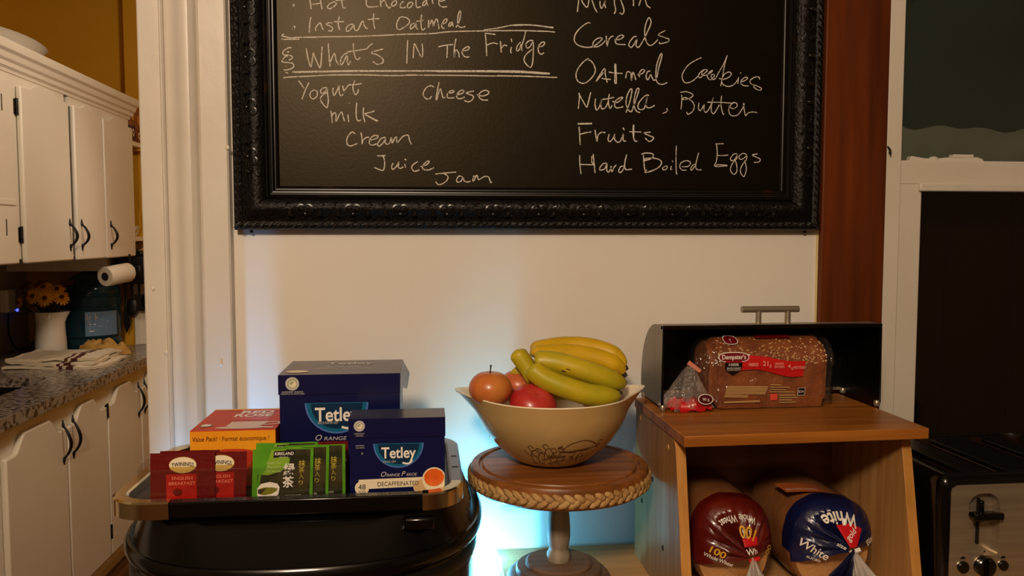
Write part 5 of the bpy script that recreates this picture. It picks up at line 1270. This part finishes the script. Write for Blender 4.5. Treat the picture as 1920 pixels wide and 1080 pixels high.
# ------------------------------------------------------------------ two bagged loaves on the lower shelf
BZ = TT + .016
breadm = mat('bread_crust', 'a06a38', .6, c2='824f24', scale=14, bump=.15, bscale=70); crumb = mat('bread_crumb', 'c99a62', .7, c2='b5834a', scale=30, bump=.2, bscale=200)
def bagged(name_label, cx, rx, rz, yb_, yf_, gx, gz, filmm, th0, th1, prints, side):
    cz = BZ + rz + .0025
    t = thing('bread_loaf', name_label, 'bread', (cx, (yb_+yf_)/2, BZ), 'bagged loaves on the lower shelf')
    n = 72
    def rim(a, k=1.0):
        e = 2.5
        return (cx + rx*k*math.copysign(abs(math.cos(a))**(2/e), math.cos(a)), cz + rz*k*math.copysign(abs(math.sin(a))**(2/e), math.sin(a)))
    G = (gx, gz)
    b = MB(); rr = []
    for y, k in ((yf_+.012,.62),(yf_+.0125,.90),(yf_+.017,.955),(yf_+.04,.965),(yb_-.012,.965),(yb_-.002,.90),(yb_,.6)):
        rr.append([(rim(2*PI*i/n, k)[0], y, rim(2*PI*i/n, k)[1]) for i in range(n)])
    b.rings(rr[1:], False, True, 0); b.rings(rr[:2], True, False, 1)
    b.build('bread', [breadm, crumb], t, smooth=50)
    # bag
    def yprof(f): return yf_ + .016*max(0, (f-.72)/.28)**2.2 - .040*(1-f)**1.5
    def cap(a, f):
        x, z = rim(a)
        pl_ = .0045*math.sin(26*a + 3*math.sin(3*a))*f*(1-f)*3.2
        return (G[0] + (x-G[0])*f, yprof(f) + pl_, G[1] + (z-G[1])*f)
    def captop(x, z, h):
        dx, dz = x-G[0], z-G[1]; d = math.hypot(dx, dz)
        lo_, hi_ = 0.0, .5
        def inside(q):
            X = abs((G[0]+dx/d*q-cx)/rx); Z = abs((G[1]+dz/d*q-cz)/rz); return X**2.5 + Z**2.5 < 1
        if d < 1e-6: return Vector((x, yprof(0), z))
        for _ in range(22):
            m_ = (lo_+hi_)/2
            if inside(m_): lo_ = m_
            else: hi_ = m_
        f = min(1, d/lo_); return Vector((x, yprof(f) - .0052*4*f*(1-f)*.8 - .0008 - h, z))
    b = MB(); F = [1,.97,.92,.85,.75,.62,.5,.38,.27,.17,.09]
    vv = [cap(2*PI*i/n, f) for f in F for i in range(n)]
    for k in range(len(F)-1):
        for i in range(n):
            a = (2*PI*(i+.5)/n); j = (i+1) % n
            col_ = 0 if (th0 <= a <= th1 or (th1 > 2*PI and a <= th1-2*PI)) and (F[k] > .22 or True) else 1
            b.add([vv[k*n+i], vv[k*n+j], vv[(k+1)*n+j], vv[(k+1)*n+i]], [(0,1,2,3)], col_)
    Y = [yf_+.016, yf_+.03, yf_+.045, yf_+.07, (yf_+yb_)/2, yb_-.02, yb_]
    for k in range(len(Y)-1):
        for i in range(n):
            a0, a1 = 2*PI*i/n, 2*PI*(i+1)/n; a = (a0+a1)/2
            w = lambda y, a_: 1.0 + (.02*mnoise.noise(Vector((math.cos(a_)*3, math.sin(a_)*3, y*30))) if y > yf_+.017 else 0)
            col_ = 0 if (k < 2 and th0 + .12 <= a <= th1 - .12) else 1
            q = [(rim(a_, w(y, a_)), y) for a_, y in ((a0, Y[k]), (a1, Y[k]), (a1, Y[k+1]), (a0, Y[k+1]))]
            b.add([(p[0], y, max(p[1], BZ+.0008)) for p, y in q], [(0,1,2,3)], col_)
    b.build('bag', [filmm, film_c], t, smooth=60, weld=True)
    b = MB(); prints(b, captop, cx, cz, G); 
    b.build('bag_print', PR, t, smooth=60)
    return t, cz, yprof(0)
PR = [M['white_print'], mat('gold_bag_print','d0a030',.4), mat('red_bag_patch','c0141c',.3,coat=.3), mat('orange_bag_label','b8602c',.4), M['black_print'], mat('dark_blue_film_print','141c4c',.3)]
def arc_text(b, cap, s_, cx, cz, Rt, th, size, mi, inward=True, width=None, bold=.01):
    """letters set round the bag end; inward: letter tops point to the middle"""
    def fn(u, v, h=0):
        if inward: a = th + u/Rt; r_ = Rt - v
        else: a = th - u/Rt; r_ = Rt + v
        return cap(cx + r_*math.cos(a), cz + r_*math.sin(a), h)
    b.text(s_, 0, 0, size, fn, .0004, mi, width=width, bold=bold)
def flat_text(b, cap, s_, x, z, ang, size, mi, width=None, bold=.01):
    c_, s__ = math.cos(ang), math.sin(ang)
    b.text(s_, 0, 0, size, lambda u, v, h=0: cap(x + u*c_ - v*s__, z + u*s__ + v*c_, h), .0004, mi, width=width, bold=bold)
def capgrid(b, cap, poly, mi, h):
    c_ = (sum(p[0] for p in poly)/len(poly), sum(p[1] for p in poly)/len(poly))
    m_ = len(poly)
    for i in range(m_):
        p, q = poly[i], poly[(i+1) % m_]
        for k in range(4):
            a, d = k/4, (k+1)/4
            P = [(c_[0]+(p[0]-c_[0])*d, c_[1]+(p[1]-c_[1])*d), (c_[0]+(q[0]-c_[0])*d, c_[1]+(q[1]-c_[1])*d), (c_[0]+(q[0]-c_[0])*a, c_[1]+(q[1]-c_[1])*a), (c_[0]+(p[0]-c_[0])*a, c_[1]+(p[1]-c_[1])*a)]
            if k == 0: P = P[:2] + [c_]
            b.add([cap(x, z, h) for x, z in P], [tuple(range(len(P)))], mi)
def pr_left(b, cap, cx, cz, G):
    arc_text(b, cap, 'Whole Wheat', cx, cz, .060, R(93), .0150, 0, width=.066)
    arc_text(b, cap, '100', cx, cz, .044, R(75), .024, 1, width=.032, bold=.02)
    flat_text(b, cap, '100', cx-.038, cz-.004, R(-22), .0155, 1, width=.023, bold=.02)
    flat_text(b, cap, 'Whole Wheat', cx-.036, cz-.0135, R(-17), .0090, 0, width=.042)
    flat_text(b, cap, '100', cx+.051, cz-.004, R(52), .0155, 1, width=.020)
    capgrid(b, cap, [(G[0]-.014,G[1]+.028),(G[0]+.012,G[1]+.030),(G[0]+.010,G[1]+.018),(G[0]-.012,G[1]+.016)], 2, .0003)
    flat_text(b, cap, 'Wh', G[0]-.001, G[1]+.006, R(5), .012, 0)
def pr_right(b, cap, cx, cz, G):
    arc_text(b, cap, 'White', cx-.002, cz-.004, .0665, R(88), .026, 0, width=.066, bold=.022)
    flat_text(b, cap, 'White', cx-.046, cz-.002, R(-28), .0185, 0, width=.044, bold=.01)
    flat_text(b, cap, 'SLICED', cx-.044, cz-.0140, R(-16), .0050, 0, width=.020)
    flat_text(b, cap, 'Blanc', cx+.058, cz+.012, R(28), .0165, 0, width=.026)
    capgrid(b, cap, [(G[0]-.020,G[1]+.034),(G[0]+.006,G[1]+.036),(G[0]+.024,G[1]+.026),(G[0]+.006,G[1]+.004),(G[0]-.006,G[1]+.004)], 2, .0003)
    flat_text(b, cap, 'gold', G[0]+.003, G[1]+.018, R(35), .012, 0); flat_text(b, cap, 'size', G[0]-.018, G[1]+.002, R(-25), .009, 0)
redfilm = mat('red_bag_film', '480b07', .3, coat=.3, c2='60160a', scale=12, bump=.2, bscale=45)
bluefilm = mat('blue_bag_film', '0a1034', .28, coat=.3, c2='101844', scale=12, bump=.2, bscale=45)
t1, cz1, gy1 = bagged('whole wheat loaf in a bag with dark red end, left on the lower shelf', .4945, .0655, .0790, 1.418, 1.218, .5075, .9640, redfilm, R(-8)+2*PI-2*PI, R(196), pr_left, 0)
t2, cz2, gy2 = bagged('white loaf in a bag with navy blue end, right on the lower shelf', .6600, .0705, .0765, 1.412, 1.212, .6700, .9735, bluefilm, R(2), R(194), pr_right, 0)
def tail(t, gx, gy, gz, d, r1, L, m, seed, n=30):
    b = MB(); rr = []; d = Vector(d).normalized(); x = d.orthogonal().normalized(); y = d.cross(x)
    for k in range(9):
        q = k/8; c = Vector((gx, gy, gz)) + d*L*q; r_ = .0055 + r1*q**1.1
        rr.append([c + (x*math.cos(2*PI*i/n) + y*math.sin(2*PI*i/n)*.6)*r_*(1 + .42*q*math.sin(i*2.3+seed)) + d*.006*q*math.sin(i*1.7+seed) for i in range(n)])
    rr = [[(p[0], p[1], max(p[2], BZ+.002)) for p in r] for r in rr]
    b.rings(rr, True, False); return b.build('bag_tail', m, t, smooth=50)
whitef = clear('white_crumpled_film', (.92,.9,.88,1), .14, .2, .34, (.75,.72,.68,1), .8, 90)
tail(t1, .5075, gy1+.003, .9640, (-.10,-.62,-.75), .030, .062, whitef, 1)
tail(t2, .6700, gy2+.003, .9735, (.12,-.55,-.8), .030, .065, whitef, 2)
tail(t2, .6700, gy2+.001, .9725, (-.62,-.45,-.72), .017, .064, mat('navy_tail_film','121434',.3,coat=.4,bump=.4,bscale=60), 3)
for (gx, gy, gz, t) in ((.5075,gy1,.9640,t1),(.6700,gy2,.9735,t2)):
    b = MB(); b.tube([(gx-.008, gy-.001, gz-.003),(gx+.008, gy-.001, gz+.002)], .0035, 8); b.build('tie', PR[2] if t is t1 else M['white_print'], t)
b = MB(); f = lambda u, v, h=0: (.618+u, 1.262+v, BZ + 2*.0765 + .0040 + h - .9*u*u - .2*(u+v)**2)
for i in range(8): b.add([f(-.02+.009*i, 0), f(-.011+.009*i, 0), f(-.011+.009*i, .05), f(-.02+.009*i, .05)], [(0,1,2,3)], 0)
b.text('BAKED FRESH', .012, .008, .011, lambda u, v, h=0: f(u, v, .001), 0, 1, width=.055)
b.build('top_label', [PR[3], M['white_print']], t2)

# ------------------------------------------------------------------ toaster
tx0, tx1, ty0, ty1, tz = .7985, 1.138, 1.150, 1.418, TT
to = thing('toaster', 'black four slice toaster with brushed steel front on the table', 'toaster', ((tx0+tx1)/2, 1.28, tz))
def tring(off, z, rec=0):
    P = []
    for cx, cy, a0, r in ((tx1-.016, ty0+.016, -PI/2, .016), (tx1-.06, ty1-.06, 0, .06), (tx0+.06, ty1-.06, PI/2, .06), (tx0+.016, ty0+.016, PI, .016)):
        for i in range(9):
            a = a0 + PI/2*i/8; P.append((cx + (r-off)*math.cos(a), cy + (r-off)*math.sin(a), z))
    P += [(tx0+.0175, ty0+off, z), (tx0+.0176, ty0+off+rec, z), (tx1-.0176, ty0+off+rec, z), (tx1-.0175, ty0+off, z)]
    return P
b = MB(); b.rings([tring(.004,tz+.006), tring(0,tz+.012), tring(0,tz+.0225), tring(0,tz+.0226,.018), tring(-.001,tz+.12,.019), tring(0,tz+.2095,.018), tring(0,tz+.2096), tring(.0015,tz+.2165), tring(.004,tz+.2215), tring(.008,tz+.226), tring(.013,tz+.227), tring(.0145,tz+.221)], True, False)
P_ = tring(.0145, tz+.219)
xs = [tx0+.030, tx0+.058, tx0+.105, tx0+.133, tx0+.206, tx0+.234, tx0+.281, tx0+.309]
b.build('body', M['black_gloss'], to, smooth=40)
b = MB(); e0 = tx0+.0145; e1 = tx1-.0145; ys0, ys1 = ty0+.030, ty1-.030
prev = e0
for i in range(0, 8, 2):
    b.box(prev, xs[i], ys0, ys1, tz+.17, tz+.2235); prev = xs[i+1]
b.box(prev, e1, ys0, ys1, tz+.17, tz+.2235); b.box(e0+.012, e1-.012, ys1, ty1-.0145, tz+.17, tz+.2235); b.box(e0, e1, ty0+.0145, ys0, tz+.17, tz+.2235); b.box(e0, e1, ys0, ys1, tz+.10, tz+.105)
b.build('top_plate', M['black_satin'], to, bevel=.002)
wire = mat('slot_wire','8a6a58',.3,1.0)
for i in range(0, 8, 2):
    b = MB()
    for sx in (xs[i]+.006, xs[i+1]-.006):
        for k in range(7): b.tube([(sx, ys0+.012+k*.030, tz+.216), (sx, ys0+.012+k*.030, tz+.12)], .0009, 5)
        b.tube([(sx, ys0+.004, tz+.2165), (sx, ys1-.004, tz+.2165)], .0010, 5)
    b.box(xs[i]+.001, xs[i+1]-.001, ys1-.012, ys1-.002, tz+.215, tz+.2245)
    b.build('slot_guard', wire, to)
# front plate with two lever wells
def plate_half(cx0, cx1, hx, outer_left, nm):
    b = MB(); z0_, z1_ = tz+.020, tz+.2125; y = ty0-.0022; r = .014
    hole = []
    hz0, hz1, hw_, hr = tz+.0985, tz+.1985, .0265, .022
    for cx, cz, a0 in ((hx+hw_-.008, hz0+.008, -PI/2), (hx+hw_-hr, hz1-hr, 0), (hx-hw_+hr, hz1-hr, PI/2), (hx-hw_+.008, hz0+.008, PI)):
        rr_ = .008 if cz < tz+.15 else hr
        for i in range(9): a = a0 + PI/2*i/8; hole.append((cx + rr_*math.cos(a), cz + rr_*math.sin(a)))
    out = []
    for (cx, cz, a0, rr_) in ((cx1, z0_, -PI/2, 0 if outer_left else r), (cx1, z1_, 0, 0 if outer_left else r), (cx0, z1_, PI/2, r if outer_left else 0), (cx0, z0_, PI, r if outer_left else 0)):
        sx = -1 if cx == cx1 else 1; sz = 1 if cz == z0_ else -1
        for i in range(9):
            a = a0 + PI/2*i/8; out.append((cx + sx*rr_ + rr_*math.cos(a), cz + sz*rr_ + rr_*math.sin(a)))
    n = len(hole)
    V = [(x, y, z) for x, z in out] + [(x, y, z) for x, z in hole] + [(x, y+.0018, z) for x, z in hole] + [(hx + (x-hx)*.93, y+.016, z) for x, z in hole]
    V += [(x, ty0+.001, z) for x, z in out]
    F_ = [(i, (i+1) % n, n+(i+1) % n, n+i) for i in range(n)] + [(n+i, n+(i+1) % n, 2*n+(i+1) % n, 2*n+i) for i in range(n)] + [(2*n+i, 2*n+(i+1) % n, 3*n+(i+1) % n, 3*n+i) for i in range(n)] + [tuple(3*n+i for i in range(n))]
    F_ += [(i, (i+1) % n, 4*n+(i+1) % n, 4*n+i) for i in range(n)]
    b.add(V, F_); o = b.build('front_plate', M['steel'], to, smooth=30, weld=True)
    b = MB(); b.box(hx-.002, hx+.002, y+.0125, y+.0165, hz0+.014, hz1-.012); b.build('lever_track', M['black'], o)
    b = MB(); b.box(hx-.020, hx+.0235, y-.006, y+.010, tz+.160, tz+.1675); b.box(hx-.0225, hx+.0255, y-.013, y-.005, tz+.158, tz+.170); b.box(hx-.004, hx+.004, y+.004, y+.0135, tz+.150, tz+.185)
    b.build('lever', M['black_gloss'], o, bevel=.0025)
    for dx, r_ in ((-.0335, .0092), (.0025, .0160), (.0345, .0078)):
        b = MB(); n_ = 28
        b.rings([[(hx+dx + q*math.cos(2*PI*i/n_), y - d_, tz+.0815 + q*math.sin(2*PI*i/n_)) for i in range(n_)] for q, d_ in ((r_*1.18,-.001),(r_*1.16,.0012),(r_*1.02,.0014))], False, True)
        o2 = b.build('knob_ring', M['chrome'], o, smooth=30)
        b = MB(); b.rings([[(hx+dx + q*math.cos(2*PI*i/n_), y - d_, tz+.0815 + q*math.sin(2*PI*i/n_)) for i in range(n_)] for q, d_ in ((r_,.001),(r_,.008 if r_ > .01 else .004),(r_*.9,.0095 if r_ > .01 else .005))], False, True)
        if r_ > .01: b.box(hx+dx-.0022, hx+dx+.0022, y-.0155, y-.008, tz+.0815-r_*.85, tz+.0815+r_*.85)
        b.build('knob', M['black_gloss'], o, smooth=30)
        fk = frame((hx+dx, y-.0003, tz+.0815), (1,0,0), (0,0,1))
        b = MB()
        if r_ < .01: b.flat([(-.005,r_*1.4),(.005,r_*1.4),(.004,r_*1.4+.003),(.001,r_*1.4+.0045),(-.003,r_*1.4+.003)], fk, 0)
        else: b.flat([(-.003,r_*1.4),(.003,r_*1.4),(0,r_*1.4+.003)], fk, 0)
        b.build('symbol', M['black_print'], o)
pc = (.8135 + 1.1235)/2
plate_half(.8135, pc, .8695, True, 1); plate_half(pc, 1.1235, 1.0675, False, 2)
for x in (tx0+.03, tx1-.03):
    for y in (ty0+.03, ty1-.05):
        b = MB(); b.lathe([(.012,.0002),(.012,.007)], (x, y, tz), 16); b.build('foot', M['black'], to)
b = MB(); f = frame((.905, ty0-.0025, tz+.1985), (1,0,0), (0,0,1))
b.build('symbol', M['black_print'], to) if False else None

# drop bookkeeping
for o in bpy.data.objects:
    if '_o' in o: del o['_o']
